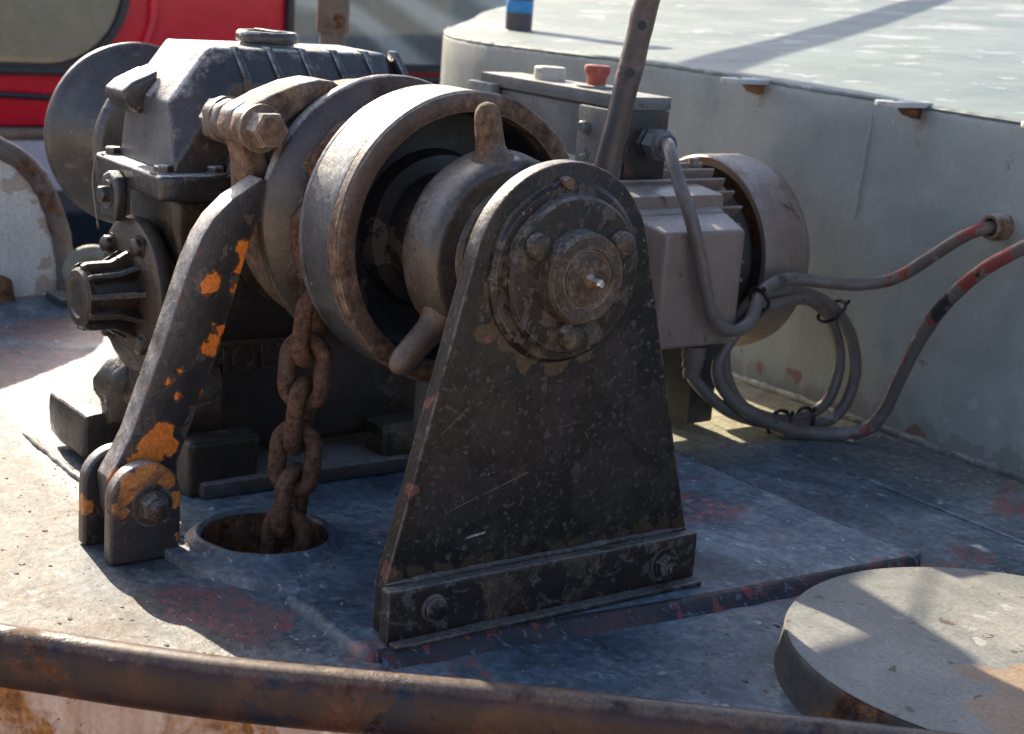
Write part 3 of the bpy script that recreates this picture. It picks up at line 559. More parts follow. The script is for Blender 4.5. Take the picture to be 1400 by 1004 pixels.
# ------------------------------------------------------------------ chain pipe in the deck
t = thing('chain_pipe', 'round flared chain pipe opening in the deck under the chain', 'chain pipe', (HX, HY, 0))
finish('lip', lathe([(-.4, HR), (.004, HR), (.010, HR + .002), (.014, HR + .006), (.013, HR + .011), (.009, HR + .015), (.005, HR + .020), (.001, HR + .026), (-.003, HR + .030), (-.0175, HR + .032)], 'Z', (HX, HY, 0), 56, wob=.004), 'deck_paint', t, angle=70)
finish('pipe', lathe([(-.6, HR - .004), (-.002, HR - .004), (.008, HR - .003)], 'Z', (HX, HY, 0), 48), 'pipe_rust', t)
# ------------------------------------------------------------------ round hatch
hc = (.474, .446)
t = thing('round_hatch', 'round grey raised hatch cover in the lower right corner of the deck', 'hatch', (hc[0], hc[1], -.016))
hr = .320
finish('lid', lathe([(.0375, hr - .012), (.044, hr - .004), (.043, hr - .012), (.0445, hr - .05), (.0455, .15), (.046, 0)], 'Z', (*hc, 0), 96, wob=.0012), 'hatch_paint', t, angle=60)
finish('coaming', lathe([(-.018, hr + .008), (-.012, hr + .006), (.03, hr), (.040, hr - .001), (.0435, hr - .005)], 'Z', (*hc, 0), 96, wob=.004), 'hatch_side', t, angle=70)
ht = .0475
for a, b in (((.30, .62), (.42, .66)),): pass

# ================================================================== WINDLASS
wl = thing('anchor_windlass', 'old black and rust brown anchor windlass bolted to the deck', 'windlass', (-.5, 0, 0))
# ---- bearing plate
def tangent(px, pz, cz, r, sgn):
    d = math.hypot(px, pz - cz); base = math.atan2(pz - cz, px); off = math.acos(r / d); return base + sgn * off
RP = .152
al = tangent(-.262, .078, ZS, RP, -1) % (2 * math.pi); ar = tangent(.281, .078, ZS, RP, 1)
poly = [(-.262, .006), (-.262, .078)]
poly += [(RP * math.cos(al + (ar - al) * i / 40), ZS + RP * math.sin(al + (ar - al) * i / 40)) for i in range(41)]
poly += [(.281, .078), (.281, .006)]
bp_ = finish('bearing_plate', prism(poly, 'X', -.056, -.03, .003), 'plate_paint', wl, angle=30)
bmb = box((-.030, -.268, .002), (-.008, .287, .079), .004)
finish('base_bar', roughen(bmb, .0012, 18, 6), 'black_paint_bar', bp_)
finish('base_flange', roughen(box((-.008, -.266, .0005), (.014, .284, .008), .003), .002, 20, 6), 'black_paint_bar', bp_)
bead((-.028, -.262, .081), (-.028, .278, .081), .0045, 'weld_bead', bp_, 'black_paint_bar')
finish('bolt', hexbolt('X', (-.008, -.195, .044), .017, .010, .020, .002, round_=True), 'black_paint_bar', bp_)
finish('bolt', hexbolt('X', (-.008, .222, .038), .019, .014, .026, .003, stud=.009), 'black_paint_bar', bp_)
fl = lathe([(-.031, 0), (-.031, .128), (-.024, .127), (-.019, .121), (-.0185, .1095), (-.006, .1095), (-.001, .106), (0, .1), (0, 0)], 'X', (0, 0, ZS), 72, wob=.0012)
finish('bearing_flange', fl, 'black_paint', bp_, angle=30)
finish('bearing_cap', lathe([(-.001, 0), (-.001, .066), (.004, .064), (.020, .063), (.025, .059), (.0255, .043), (.022, .041), (.021, .038), (.0245, .036), (.025, .033), (.025, 0)], 'X', (0, 0, ZS), 60, wob=.0012), 'cap_paint', bp_, angle=25)
finish('rust_ring', lathe([(.0215, .0425), (.0228, .0405), (.0228, .0385), (.0215, .0365)], 'X', (0, 0, ZS), 48, wob=.003), 'rust_rim', bp_)
for y, z in ((-.072, .542), (.071, .539), (-.006, .414)):
    finish('bolt', lathe([(-.002, 0), (-.002, .019), (.010, .0185), (.014, .015), (.0145, 0)], 'X', (0, y, z), 14, wob=.003), 'cap_paint', bp_, angle=50)
finish('pin', lathe([(-.032, 0), (-.032, .009), (-.014, .008), (-.012, 0)], 'X', (0, -.012, .622), 12), 'rust_rim', bp_)
finish('grease_nipple', lathe([(.024, 0), (.024, .010), (.030, .009), (.034, .006), (.040, .005), (.0405, .0065), (.046, .006), (.048, .004), (.048, 0)], 'X', (0, .004, ZS - .002), 14), 'clamp_steel', bp_)
finish('nipple_tip', lathe([(.041, .0048), (.047, .0063), (.0505, .0045), (.051, 0)], 'X', (0, .004, ZS - .002), 12), 'nipple_steel', bp_)
# ---- shaft
finish('shaft', lathe([(-1.5, 0), (-1.5, .045), (-.03, .045), (-.03, 0)], 'X', (0, 0, ZS), 32), 'drum_steel', wl)
# ---- clutch nut with three pegs
cn = finish('clutch_nut', lathe([(-.222, .05), (-.222, .139), (-.216, .1455), (-.207, .1465), (-.168, .1415), (-.160, .1402), (-.151, .1365), (-.1465, .1300), (-.1455, .124), (-.1435, .104), (-.1415, .1025), (-.134, .1005), (-.1325, .098), (-.129, .074), (-.105, .062), (-.07, .060), (-.066, .056), (-.066, .04)], 'X', (0, 0, ZS), 72, wob=.0015), 'bronze_grey', wl, angle=42)
for k, (an_, ln_) in enumerate(((101, 1.), (224, 1.13), (341, 1.))):
    a = R(an_); d = Vector((0, math.cos(a), math.sin(a))); c0 = Vector((-.183, 0, ZS))
    path = [c0 + d * (q if q < .15 else .146 + (q - .146) * ln_ ** 2) for q in (.125, .140, .146, .155, .17, .185, .20, .209, .2155, .2185)]
    rad = (.040, .032, .0255, .0215, .0205, .0198, .019, .0165, .011, .004)
    finish('peg', tube(path, .02, 18, rf=lambda f: rad[int(round(f * 9))]), 'peg_brown', cn, angle=60)
# ---- brake drum
bd = finish('brake_drum', lathe([(-.39, .06), (-.39, .2), (-.385, .2165), (-.296, .2165), (-.296, .19), (-.300, .187), (-.372, .183), (-.376, .17), (-.372, .125), (-.345, .118), (-.340, .095), (-.235, .09), (-.23, .05)], 'X', (0, 0, ZS), 96, wob=.0015), 'drum_black', wl, angle=35)
finish('drum_band', lathe([(-.386, .2172), (-.386, .2195), (-.380, .2195), (-.378, .2185), (-.374, .2200), (-.305, .2205), (-.2985, .2195), (-.298, .2172)], 'X', (0, 0, ZS), 120, wob=.0008), 'band_paint', bd, angle=30)
finish('drum_ring', lathe([(-.2955, .1905), (-.2955, .2185), (-.293, .2215), (-.275, .2225), (-.270, .2195), (-.2675, .2130), (-.2675, .196), (-.270, .1915), (-.2955, .1905)], 'X', (0, 0, ZS), 120, wob=.0008), 'rust_rim', bd, angle=30)
# ---- chain wheel
cw = finish('chain_wheel', lathe([(-.522, .06), (-.522, .19), (-.517, .216), (-.512, .2225), (-.497, .2235), (-.491, .2195), (-.484, .205), (-.468, .172), (-.458, .150), (-.448, .135), (-.43, .135), (-.421, .150), (-.41, .176), (-.398, .203), (-.393, .2085), (-.391, .2), (-.391, .06)], 'X', (0, 0, ZS), 110, wob=.0015), 'drum_steel', wl, angle=40)
for k in range(6):
    a = R(30 + 60 * k); pth = [Vector((x, r_ * math.cos(a), ZS + r_ * math.sin(a))) for x, r_ in ((-.482, .182), (-.466, .165), (-.452, .152), (-.438, .147), (-.424, .152), (-.41, .165), (-.396, .182))]
    finish('whelp', tube(pth, .016, 8), 'drum_steel', cw)
# ---- clamp band of the brake
cb = finish('clamp_band', lathe([(-.625, .05), (-.625, .1985), (-.620, .2045), (-.612, .2060), (-.57, .2060), (-.562, .2045), (-.556, .1985), (-.545, .16), (-.535, .12), (-.523, .10)], 'X', (0, 0, ZS), 96, wob=.002), 'clamp_steel', wl, angle=40)
BY, BZ = -.222, .634       # clamp bolt axis
finish('barrel', lathe([(-.628, .0), (-.628, .030), (-.624, .034), (-.60, .034), (-.597, .0315), (-.593, .034), (-.556, .034), (-.553, .0315), (-.549, .034), (-.520, .034), (-.514, .031), (-.514, 0)], 'X', (0, BY, BZ), 32, wob=.003), 'clamp_steel', cb, angle=45)
# upper arm from the barrel over the rim, lower neck from the barrel to the strap
arm = [(-.245, .650), (-.225, .668), (-.195, .683), (-.15, .700), (-.115, .707), (-.09, .705), (-.075, .696), (-.085, .684), (-.12, .672), (-.16, .648), (-.19, .622), (-.215, .612)]
finish('clamp_arm', prism(arm, 'X', -.605, -.528, .007, 3), 'clamp_steel', cb, angle=45)
neck = [(-.246, .622), (-.238, .600), (-.232, .585), (-.228, .54), (-.222, .50), (-.186, .50), (-.186, .56), (-.196, .60), (-.198, .622)]
finish('clamp_neck', prism(neck, 'X', -.60, -.545, .007, 3), 'clamp_steel', cb, angle=45)
finish('bolt', lathe([(-.514, 0), (-.514, .0335), (-.509, .0335), (-.509, .029), (-.478, .029), (-.474, .0255), (-.4735, 0)], 'X', (0, BY, BZ), 6), 'clamp_steel', cb, angle=20)
finish('washer', lathe([(-.515, 0), (-.515, .037), (-.5095, .037), (-.5095, 0)], 'X', (0, BY, BZ), 28), 'clamp_steel', cb)
finish('nut', lathe([(-.665, 0), (-.665, .028), (-.661, .033), (-.634, .033), (-.630, .030), (-.628, 0)], 'X', (0, BY, BZ), 6), 'clamp_steel', cb, angle=20)
finish('grease_lump', roughen(lathe([(-.652, 0), (-.648, .033), (-.64, .038), (-.63, .039), (-.622, .037), (-.619, 0)], 'X', (0, BY, BZ), 20), .009, 45), 'clamp_steel', cb, angle=70)
# ---- warping head
finish('warping_head', lathe([(-1.545, 0), (-1.545, .07), (-1.535, .175), (-1.531, .186), (-1.525, .1905), (-1.510, .1910), (-1.504, .186), (-1.494, .166), (-1.475, .135), (-1.445, .108), (-1.405, .096), (-1.37, .100), (-1.34, .118), (-1.318, .144), (-1.306, .168), (-1.298, .1775), (-1.288, .178), (-1.280, .174), (-1.276, .16), (-1.272, .07), (-1.0, .065), (-.95, .065)], 'X', (0, 0, ZS), 96, wob=.0015), 'spool_steel', wl, angle=50)
finish('support_post', lathe([(0, 0), (0, .05), (.012, .05), (.012, .03), (.30, .03), (.30, 0)], 'Z', (-.33, .0, 0), 24), 'bed_paint', wl)
# ---- gearbox
GX0, GX1 = -.935, -.715
gb = finish('gearbox', roughen(prism([(-.235, .05), (-.265, .07), (-.262, .20), (-.25, .30), (-.258, .42), (-.262, .494), (.25, .494), (.25, .08), (.23, .05)], 'X', GX0 + .012, GX1 - .012, .018, 3), .003, 11, 1), 'cast_greasy', wl, angle=45)
# upper half: octagonal house with the long upper edge bevelled off
def upper():
    prof = [(-.272, .535), (-.262, .645), (-.192, .735), (.145, .735), (.215, .66), (.245, .535)]
    bm = prism(prof, 'X', GX0, GX1, 0)
    ed = [e for e in bm.edges if all(abs(v.co.x - GX1) < 1e-5 for v in e.verts) and min(v.co.z for v in e.verts) > .64]
    bmesh.ops.bevel(bm, geom=ed, offset=.050, segments=1, affect='EDGES', profile=.5)
    ed = [e for e in bm.edges if e.calc_face_angle(0) > .3]
    bmesh.ops.bevel(bm, geom=ed, offset=.007, segments=3, affect='EDGES', profile=.6)
    return roughen(bm, .0025, 14)
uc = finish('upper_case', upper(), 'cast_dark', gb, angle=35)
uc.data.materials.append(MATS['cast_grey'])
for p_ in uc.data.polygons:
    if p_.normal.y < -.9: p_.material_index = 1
flg = prism([(GX0 - .038, -.30), (GX1 + .022, -.305), (GX1 + .03, -.26), (GX1 + .012, .0), (GX1 + .03, .27), (GX1 + .02, .285), (GX0 - .03, .285)], 'Z', .494, .536, .008, 3)
finish('joint_flange', roughen(flg, .003, 17), 'cast_dark', gb, angle=40)
for x, y in ((GX0 - .012, -.278), (GX1 - .01, -.285), (GX1 + .006, -.2), (GX1 + .006, .1)):
    finish('bolt', hexbolt('Z', (x, y, .535), .015, .011, .021, .003), 'cast_dark', gb)
finish('inspection_lug', prism([(-.890, .44), (-.832, .44), (-.826, .48), (-.834, .512), (-.86, .522), (-.886, .512), (-.896, .48)], 'Y', -.322, -.30, .006, 3), 'cast_dark', gb, angle=45)
finish('bolt', hexbolt('-Y', (-.861, -.322, .482), .015, .012, .024, .003), 'cast_dark', gb)
nose = [(-.236, .688), (-.282, .668), (-.299, .654), (-.300, .638), (-.286, .622), (-.268, .612), (-.258, .622), (-.245, .636)]
finish('lifting_nose', roughen(prism(nose, 'X', GX0 - .008, GX0 + .078, .008, 3), .004, 25), 'cast_dark', gb, angle=45)
# ribs on the bevelled edge of the upper case
rb = None
for k in range(6):
    y = -.145 + k * .062
    pr = [(GX1 - .068, .738), (GX1 - .05, .7375), (GX1 + .002, .690), (GX1 + .004, .655), (GX1 - .004, .615), (GX1 - .03, .615), (GX1 - .068, .70)]
    finish('rib', prism(pr, 'Y', y - .007, y + .007, .004, 2), 'cast_dark', gb, angle=45)
finish('filler_cap', lathe([(.728, 0), (.728, .048), (.740, .045), (.7425, .052), (.748, .054), (.756, .053), (.760, .049), (.760, .040), (.754, .037), (.752, 0)], 'Z', (-.835, -.05, 0), 30, wob=.003), 'cast_dark', gb, angle=45)
finish('cap_bar', box((-.875, -.057, .7535), (-.795, -.043, .7625), .002), 'cast_dark', gb)
# bulge of the gear wheel on the camera side
finish('gear_cover', lathe([(GX1 - .02, 0), (GX1 - .02, .195), (GX1 + .012, .193), (GX1 + .02, .183), (GX1 + .022, .12), (GX1 + .05, .09), (-.63, .085), (-.628, .05)], 'X', (0, 0, ZS - .01), 60, wob=.002), 'cast_greasy', gb, angle=40)
# worm housing, end flange and ribbed cap
WX, WZ = -.822, .318
finish('worm_tunnel', lathe([(-.30, .0), (-.30, .095), (-.26, .10), (-.2, .118), (.24, .118), (.30, .10), (.46, .095), (.46, 0)], 'Y', (WX, 0, WZ), 40, wob=.003), 'cast_greasy', gb, angle=45)
finish('worm_flange', lathe([(-.300, .0), (-.302, .115), (-.297, .128), (-.285, .132), (-.272, .128), (-.262, .11)], 'Y', (WX, 0, WZ), 48, wob=.004), 'cast_greasy', gb, angle=45)
for a in (60, 135, 225, 315):
    finish('bolt', roughen(hexbolt('-Y', (WX + .103 * math.cos(R(a)), -.300, WZ + .103 * math.sin(R(a))), .015, .012, .02, .003, round_=True), .003, 50), 'cast_greasy', gb, angle=50)
finish('worm_cap', lathe([(-.386, 0), (-.387, .030), (-.390, .033), (-.389, .046), (-.384, .051), (-.374, .050), (-.372, .042), (-.300, .050), (-.296, .05)], 'Y', (WX, 0, WZ), 40, wob=.003), 'cast_greasy', gb, angle=40)
for k in range(10):
    a = 2 * math.pi * (k + .3) / 10; d = Vector((math.cos(a), 0, math.sin(a))); u = Vector((-math.sin(a), 0, math.cos(a)))
    bm = prism([(-.385, .030), (-.385, .055), (-.376, .059), (-.335, .060), (-.300, .080), (-.296, .080), (-.296, .030)], 'X', -.005, .005, .003)
    bm.transform(Matrix(((u.x, 0, d.x, WX), (u.y, 1, d.y, 0), (u.z, 0, d.z, WZ), (0, 0, 0, 1)))); bmesh.ops.recalc_face_normals(bm, faces=bm.faces[:]); finish('cap_rib', roughen(bm, .002, 50), 'cast_greasy', gb)
finish('drain_boss', roughen(lathe([(-.305, 0), (-.308, .03), (-.300, .052), (-.28, .066), (-.24, .075), (-.2, .08), (-.2, 0)], 'Y', (-.905, 0, .125), 40), .016, 24), 'cast_greasy', gb, angle=70)
finish('sump', roughen(lathe([(-.285, 0), (-.288, .05), (-.275, .085), (-.25, .098), (-.18, .10), (-.18, 0)], 'Y', (-.80, 0, .15), 44), .016, 18), 'cast_greasy', gb, angle=70)
for (a, b) in (((-1.10, -.335, .0), (-.92, -.19, .082)), ((-.735, -.26, .0), (-.655, -.125, .098)), ((-.735, .12, 0), (-.66, .26, .085))):
    finish('foot', roughen(roughen(box(a, b, .012, 3), .0, 15, 2), .007, 16), 'cast_greasy', gb, angle=60)
finish('bed_plate', box((-1.0, -.24, .0015), (-.64, .5, .028), .008), 'bed_paint', gb)
# cast letters on the side of the lower case
cu_ = bpy.data.curves.new('t', 'FONT'); cu_.body = 'HOLT'; cu_.size = .062; cu_.extrude = .003; cu_.bevel_depth = .0008; cu_.space_character = 1.1
to = bpy.data.objects.new('t', cu_); COL.objects.link(to); bpy.context.view_layer.update()
me = bpy.data.meshes.new_from_object(to.evaluated_get(bpy.context.evaluated_depsgraph_get())); bpy.data.objects.remove(to)
me.transform(Matrix(((0, 0, 1, 0), (1, 0, 0, 0), (0, 1, 0, 0), (0, 0, 0, 1)))); me.materials.append(MATS['cast_greasy'])
lt = bpy.data.objects.new('cast_lettering', me); COL.objects.link(lt); lt.location = (GX1 - .008, -.205, .195); attach(lt, gb); lt['label'] = 'raised cast letters on the gearbox side'
# ---- oily string hanging off the flange, left of the gearbox
finish('wire', tube(smoothpath([(-.965, -.302, .53), (-.962, -.308, .49), (-.94, -.312, .45), (-.93, -.31, .41)], 6), .0016, 6), 'clamp_steel', gb)

# ================================================================== BRAKE ANCHOR ARM
LX0, LX1 = -.548, -.502
t = thing('brake_strut', 'flat dark steel strut with flaking orange paint leaning to the drum', 'strut', (-.52, -.40, 0))
left = [(-.455, .10), (-.462, .13), (-.426, .175), (-.380, .303), (-.336, .435), (-.318, .475), (-.300, .502), (-.27, .53), (-.222, .560)]
right = [(-.19, .545), (-.20, .50), (-.229, .490), (-.248, .431), (-.286, .295), (-.350, .125)]
bot = arcpts(-.402, .068, .056, R(20), R(-200), 14)
arm_o = finish('bar', prism([(-.462, .11), (-.447, .135)] + left[2:] + right + bot[:-1], 'X', LX0, LX1, .004, 2), 'lever_paint', t, angle=35)
t2 = thing('deck_clevis', 'pair of orange flaked steel lugs welded to the deck holding the foot of the strut', 'clevis', (-.52, -.41, 0))
cl = [(-.472, -.014), (-.472, .085)] + arcpts(-.416, .085, .056, math.pi, 0, 16)[1:-1] + [(-.360, .085), (-.360, -.014)]
finish('lug', prism(cl, 'X', -.492, -.464, .006, 3), 'clevis_paint', t2, angle=40)
finish('lug', prism([(y - .004, z) for y, z in cl], 'X', -.586, -.560, .006, 3), 'clevis_paint', t2, angle=40)
finish('pin', lathe([(-.60, 0), (-.60, .02), (-.462, .02), (-.462, 0)], 'X', (0, -.408, .075), 24), 'drum_steel', t2)
finish('nut', hexbolt('X', (-.464, -.408, .075), .0225, .018, .033, .004, stud=.012), 'black_paint_bar', t2)

# ================================================================== ANCHOR CHAIN
t = thing('anchor_chain', 'rusty brown anchor chain hanging from the chain wheel into the deck pipe', 'chain', (-.44, -.2, 0))
def link_mesh():
    L, Wd, r = .038, .0295, .0143
    path = [Vector((Wd * math.cos(a), 0, L * .55 + Wd * 1.0 * math.sin(a))) for a in [math.pi * i / 10 for i in range(11)]]
    path += [Vector((Wd * math.cos(a), 0, -L * .55 + Wd * 1.0 * math.sin(a))) for a in [math.pi + math.pi * i / 10 for i in range(11)]]
    return tube(path, r, 12, closed=True, wob=.0016)
lk = finish('link', link_mesh(), 'chain_rust', t, angle=70, center=False)
PITCH = .0715
def frame_link(o, pos, tang, flat):
    tang = tang.normalized(); side = Vector((1, 0, 0)); nrm = tang.cross(side).normalized()
    q = side * math.cos(flat) + nrm * math.sin(flat); n2 = tang.cross(q)
    o.rotation_euler = Matrix((q, -n2, tang)).transposed().to_euler() if False else Matrix(((q.x, n2.x, tang.x), (q.y, n2.y, tang.y), (q.z, n2.z, tang.z))).to_euler()
    o.location = Vector(pos) - wloc(t)
# path: straight drop from the wheel, round the wheel, over the top
GR = .158
drop_top = Vector((-.440, -GR - .012, ZS - .06)); pos = []; z = -.22; k = 0
line = []
zz = -.16
while zz < ZS - .12:
    line.append((Vector((-.446 + .045 * max(0, zz), -.186 + .05 * max(0, zz), zz)), Vector((.045, .05, 1)))); zz += PITCH
a = math.pi - .02; a0 = math.atan2(line[-1][0].z + PITCH - ZS, -.19)
ang = math.pi + .18
while ang > R(38):
    line.append((Vector((-.436, GR * math.cos(ang), ZS + GR * math.sin(ang))), Vector((0, math.sin(ang), -math.cos(ang))))); ang -= PITCH / GR
for i, (pp_, tg) in enumerate(line):
    o = lk if i == 0 else lk.copy()
    if i: COL.objects.link(o); o.parent = t
    frame_link(o, pp_, tg, R(38 if i % 2 == 0 else -52) + random.uniform(-.12, .12))
# ================================================================== MOTOR
MX, MZ, MR = -.822, .332, .205
mo = thing('electric_motor', 'grey finned electric motor with round fan cowl beside the deckhouse wall', 'motor', (MX, .75, .05))
body = finish('body', lathe([(.44, .0), (.44, .16), (.46, .165), (.98, .165), (1.0, .15), (1.0, 0)], 'Y', (MX, 0, MZ), 48), 'fin_dark', mo)
cowl = lathe([(.992, .186), (.986, .204), (.990, .2085), (1.02, .2095), (1.085, .209), (1.11, .204), (1.128, .19), (1.136, .165), (1.138, .10), (1.138, 0)], 'Y', (MX, 0, MZ), 80)
finish('fan_cowl', cowl, 'motor_paint', mo, angle=50)
finish('cowl_inner', lathe([(.994, .186), (1.05, .186), (1.05, 0)], 'Y', (MX, 0, MZ), 48), 'fin_dark', mo)
finish('end_bell', lathe([(.445, .09), (.445, .17), (.455, .187), (.485, .19), (.495, .182), (.495, .1)], 'Y', (MX, 0, MZ), 56), 'motor_paint', mo, angle=45)
for k in range(32):
    a = 2 * math.pi * (k + .5) / 32
    side = 2 * math.pi - .55 < a or a < .42      # beside the terminal box only the fin ends show
    d = Vector((math.cos(a), 0, math.sin(a))); u = Vector((-math.sin(a), 0, math.cos(a)))
    bm = box((-.0035, .884 if side else .50, .155), (.0035, .955 - .02 * (abs(math.cos(a)) > .8), .197), .002, 1)
    bm.transform(Matrix(((u.x, 0, d.x, MX), (u.y, 1, d.y, 0), (u.z, 0, d.z, MZ), (0, 0, 0, 1)))); bmesh.ops.recalc_face_normals(bm, faces=bm.faces[:])
    finish('cooling_fin', bm, 'motor_paint', mo)
# flat shoulder above the terminal box
sh = prism([(MX + .05, MZ + .17), (MX + .172, MZ + .155), (MX + .178, MZ + .105), (MX + .16, MZ + .04), (MX + .05, MZ + .04)], 'Y', .50, .880, .005)
finish('shoulder', sh, 'motor_paint', mo, angle=40)
# terminal box: tapered lid on a base
def frustum(y0, y1, z0, z1, x0, x1, dy, dz0, dz1, bev=.008):
    bm = bmesh.new(); v = []
    for x, a, b0, b1 in ((x0, 0, 0, 0), (x1, dy, dz0, dz1)):
        v += [bm.verts.new((x, y0 + a, z0 + b0)), bm.verts.new((x, y1 - a, z0 + b0)), bm.verts.new((x, y1 - a, z1 - b1)), bm.verts.new((x, y0 + a, z1 - b1))]
    bm.faces.new(v[3::-1]); bm.faces.new(v[4:])
    for i in range(4): j = (i + 1) % 4; bm.faces.new((v[i], v[j], v[4 + j], v[4 + i]))
    bmesh.ops.recalc_face_normals(bm, faces=bm.faces[:])
    bmesh.ops.bevel(bm, geom=bm.edges[:], offset=bev, segments=3, affect='EDGES', profile=.6); return bm
tb = finish('terminal_box', frustum(.625, .875, .196, .475, -.675, -.628, .005, .004, .02), 'motor_paint', mo, angle=40)
finish('terminal_lid', frustum(.628, .872, .203, .455, -.6285, -.548, .020, .004, .022, .009), 'motor_paint', tb, angle=40)
for y, z in ((.80, .203), (.65, .203)):
    finish('screw', hexbolt('X', (-.626, y, z - .004), .008, .006, .012, .002, round_=True), 'motor_paint', tb)
finish('cable_gland', lathe([(.128, 0), (.128, .016), (.134, .0175), (.148, .0175), (.150, .021), (.166, .021), (.168, .024), (.194, .024), (.197, 0)], 'Z', (-.60, .795, 0), 14), 'rim_brown', tb, angle=30)
for y in (.55, .9):
    finish('foot', box((MX - .17, y - .035, .0015), (MX + .15, y + .035, MZ - .155), .006), 'bed_paint', mo)
finish('lifting_eye', hexbolt('Z', (MX + .02, .93, MZ + .19), .011, .012, .014, .004, round_=True), 'motor_paint', mo)

# ================================================================== CONTROL BOX
cb_ = thing('control_box', 'grey steel control box with red emergency button above the motor', 'control box', (-1.0, .76, .5))
BX0, BX1, BY0, BY1 = -1.255, -.752, .70, .80
finish('housing', box((BX0, BY0, .53), (BX1, BY1, .640), .004), 'box_paint', cb_)
lid = finish('lid', prism([(BX0 - .004, .6405), (BX1 + .004, .6405), (BX1 + .004, .667), (BX0 - .004, .667)], 'Y', BY0 - .006, BY1 + .006, .004), 'box_paint', cb_)
finish('lid_seam', box((BX0 + .002, BY0 - .0035, .6365), (BX1 - .002, BY1 - .002, .6408), 0), 'tie_black', cb_)
finish('hinge_plate', box((BX0 - .018, BY0 - .032, .53), (BX0 + .075, BY0 - .0075, .648), .005), 'box_paint', cb_)
mp = finish('mounting_plate', box((-.895, BY0 - .014, .48), (-.755, BY0 - .0005, .637), .006), 'box_paint', cb_)
finish('screw', hexbolt('-Y', (-.868, BY0 - .014, .594), .012, .010, .013, .002, round_=True), 'box_paint', mp)
finish('screw', hexbolt('-Y', (-.865, BY0 - .014, .53), .010, .008, .012, .002, round_=True), 'box_paint', mp)
ep = finish('end_plate', box((BX1, BY0 - .002, .50), (BX1 + .0035, BY1 + .002, .6395), .001), 'box_dark', cb_)
gl = lathe([(-.75, 0), (-.75, .030), (-.738, .030)], 'X', (0, .752, .578), 6)
gl = join(gl, lathe([(-.738, 0), (-.738, .026), (-.730, .026), (-.728, .0335), (-.704, .0335), (-.700, .030)], 'X', (0, .752, .578), 6), lathe([(-.7, .030), (-.699, .0265), (-.690, .026), (-.686, .023), (-.686, .0165), (-.70, .016)], 'X', (0, .752, .578), 24))
finish('cable_gland', gl, 'cast_grey', cb_, angle=30)
finish('white_knob', lathe([(.667, 0), (.667, .034), (.676, .0345), (.692, .034), (.695, .031), (.695, 0)], 'Z', (-1.085, .752, 0), 28, wob=.001), 'knob_white', cb_, angle=40)
em = finish('button_base', lathe([(.667, 0), (.667, .042), (.672, .041), (.673, .02), (.673, 0)], 'Z', (-.925, .752, 0), 28), 'box_paint', cb_, angle=40)
finish('emergency_button', lathe([(.672, 0), (.672, .019), (.690, .0215), (.697, .026), (.707, .0272), (.712, .0255), (.7135, .018), (.7135, 0)], 'Z', (-.925, .752, 0), 30), 'button_red', cb_, angle=40)
finish('support', box((-1.22, .715, .0015), (-1.15, .785, .53), .004), 'bed_paint', cb_)

# ================================================================== HANDLE PIPE
p0, p1 = Vector((-.45, .385, .47)), Vector((-.45, .467, .875)); d = (p1 - p0)
hp = thing('steel_pipe', 'brown steel pipe with two drilled holes rising behind the bearing plate', 'pipe', (-.45, .30, .02))
path = [p0.lerp(p1, k / 20) for k in range(-22, 21)]
path = [Vector((q.x, q.y, q.z)) for q in path if q.z > .02]
finish('pipe', tube(path, .0215, 24, wob=.0016), 'pipe_paint', hp, angle=70)
dn = d.normalized(); sd = Vector((.8, -.6, 0)); sd = (sd - dn * sd.dot(dn)).normalized()
for z in (.735, .815):
    q = p0 + dn * ((z - p0.z) / dn.z) + sd * .0188
    bm = lathe([(0, 0), (0, .0075), (.0035, .0078), (.0036, 0)], 'Z', segs=16)
    bm.transform(Matrix.Translation(q) @ sd.to_track_quat('Z', 'Y').to_matrix().to_4x4()); finish('drilled_hole', bm, 'tie_black', hp)
q0 = p0 + dn * ((.04 - p0.z) / dn.z)
finish('shade_stand', prism([(.30, .0015), (.32, .27), (.44, .27), (.50, .2), (.52, .0015)], 'X', -.50, -.475, .004), 'bed_paint', hp)  # hidden stand added to block sun from the deck behind the plate

# ================================================================== CABLES
def cable(name, label, pts, r, mat, n=12):
    o = finish(name, tube(smoothpath(pts, n), r, 16, wob=r * .06), mat, angle=80); tag(o, label, 'cable'); return o
cable('power_cable', 'grey cable from the control box looping past the terminal box to the wall gland',
      [(-.73, .752, .578), (-.685, .745, .583), (-.645, .718, .579), (-.60, .697, .546), (-.54, .69, .475), (-.522, .712, .394), (-.515, .731, .325), (-.512, .762, .265), (-.51, .81, .243), (-.52, .861, .256), (-.54, .896, .291), (-.56, .941, .314), (-.56, 1.0, .326), (-.53, 1.076, .321), (-.50, 1.145, .319), (-.45, 1.19, .34), (-.40, 1.215, .385), (-.34, 1.23, .438), (-.300, 1.245, .465), (-.284, 1.29, .471)], .0135, 'cable_grey')
cable('motor_cable', 'grey cable coiled in loops beside the motor and bound with black ties',
      [(-.60, .795, .16), (-.598, .797, .13), (-.588, .842, .086), (-.585, .909, .045), (-.58, .997, .018), (-.575, 1.10, .0), (-.572, 1.19, .008), (-.57, 1.232, .05), (-.57, 1.243, .12), (-.575, 1.212, .20), (-.58, 1.15, .258), (-.585, 1.068, .290), (-.59, .99, .292), (-.60, .93, .27), (-.61, .893, .20), (-.605, .895, .125), (-.60, .94, .06), (-.60, 1.02, .022), (-.60, 1.11, .008), (-.60, 1.19, .03), (-.60, 1.222, .09), (-.60, 1.215, .16), (-.595, 1.16, .235), (-.58, 1.075, .275), (-.57, .995, .275), (-.57, .93, .26), (-.58, .87, .2), (-.585, .85, .14), (-.57, .885, .08), (-.55, .96, .035), (-.545, 1.04, .008)], .0125, 'cable_grey')
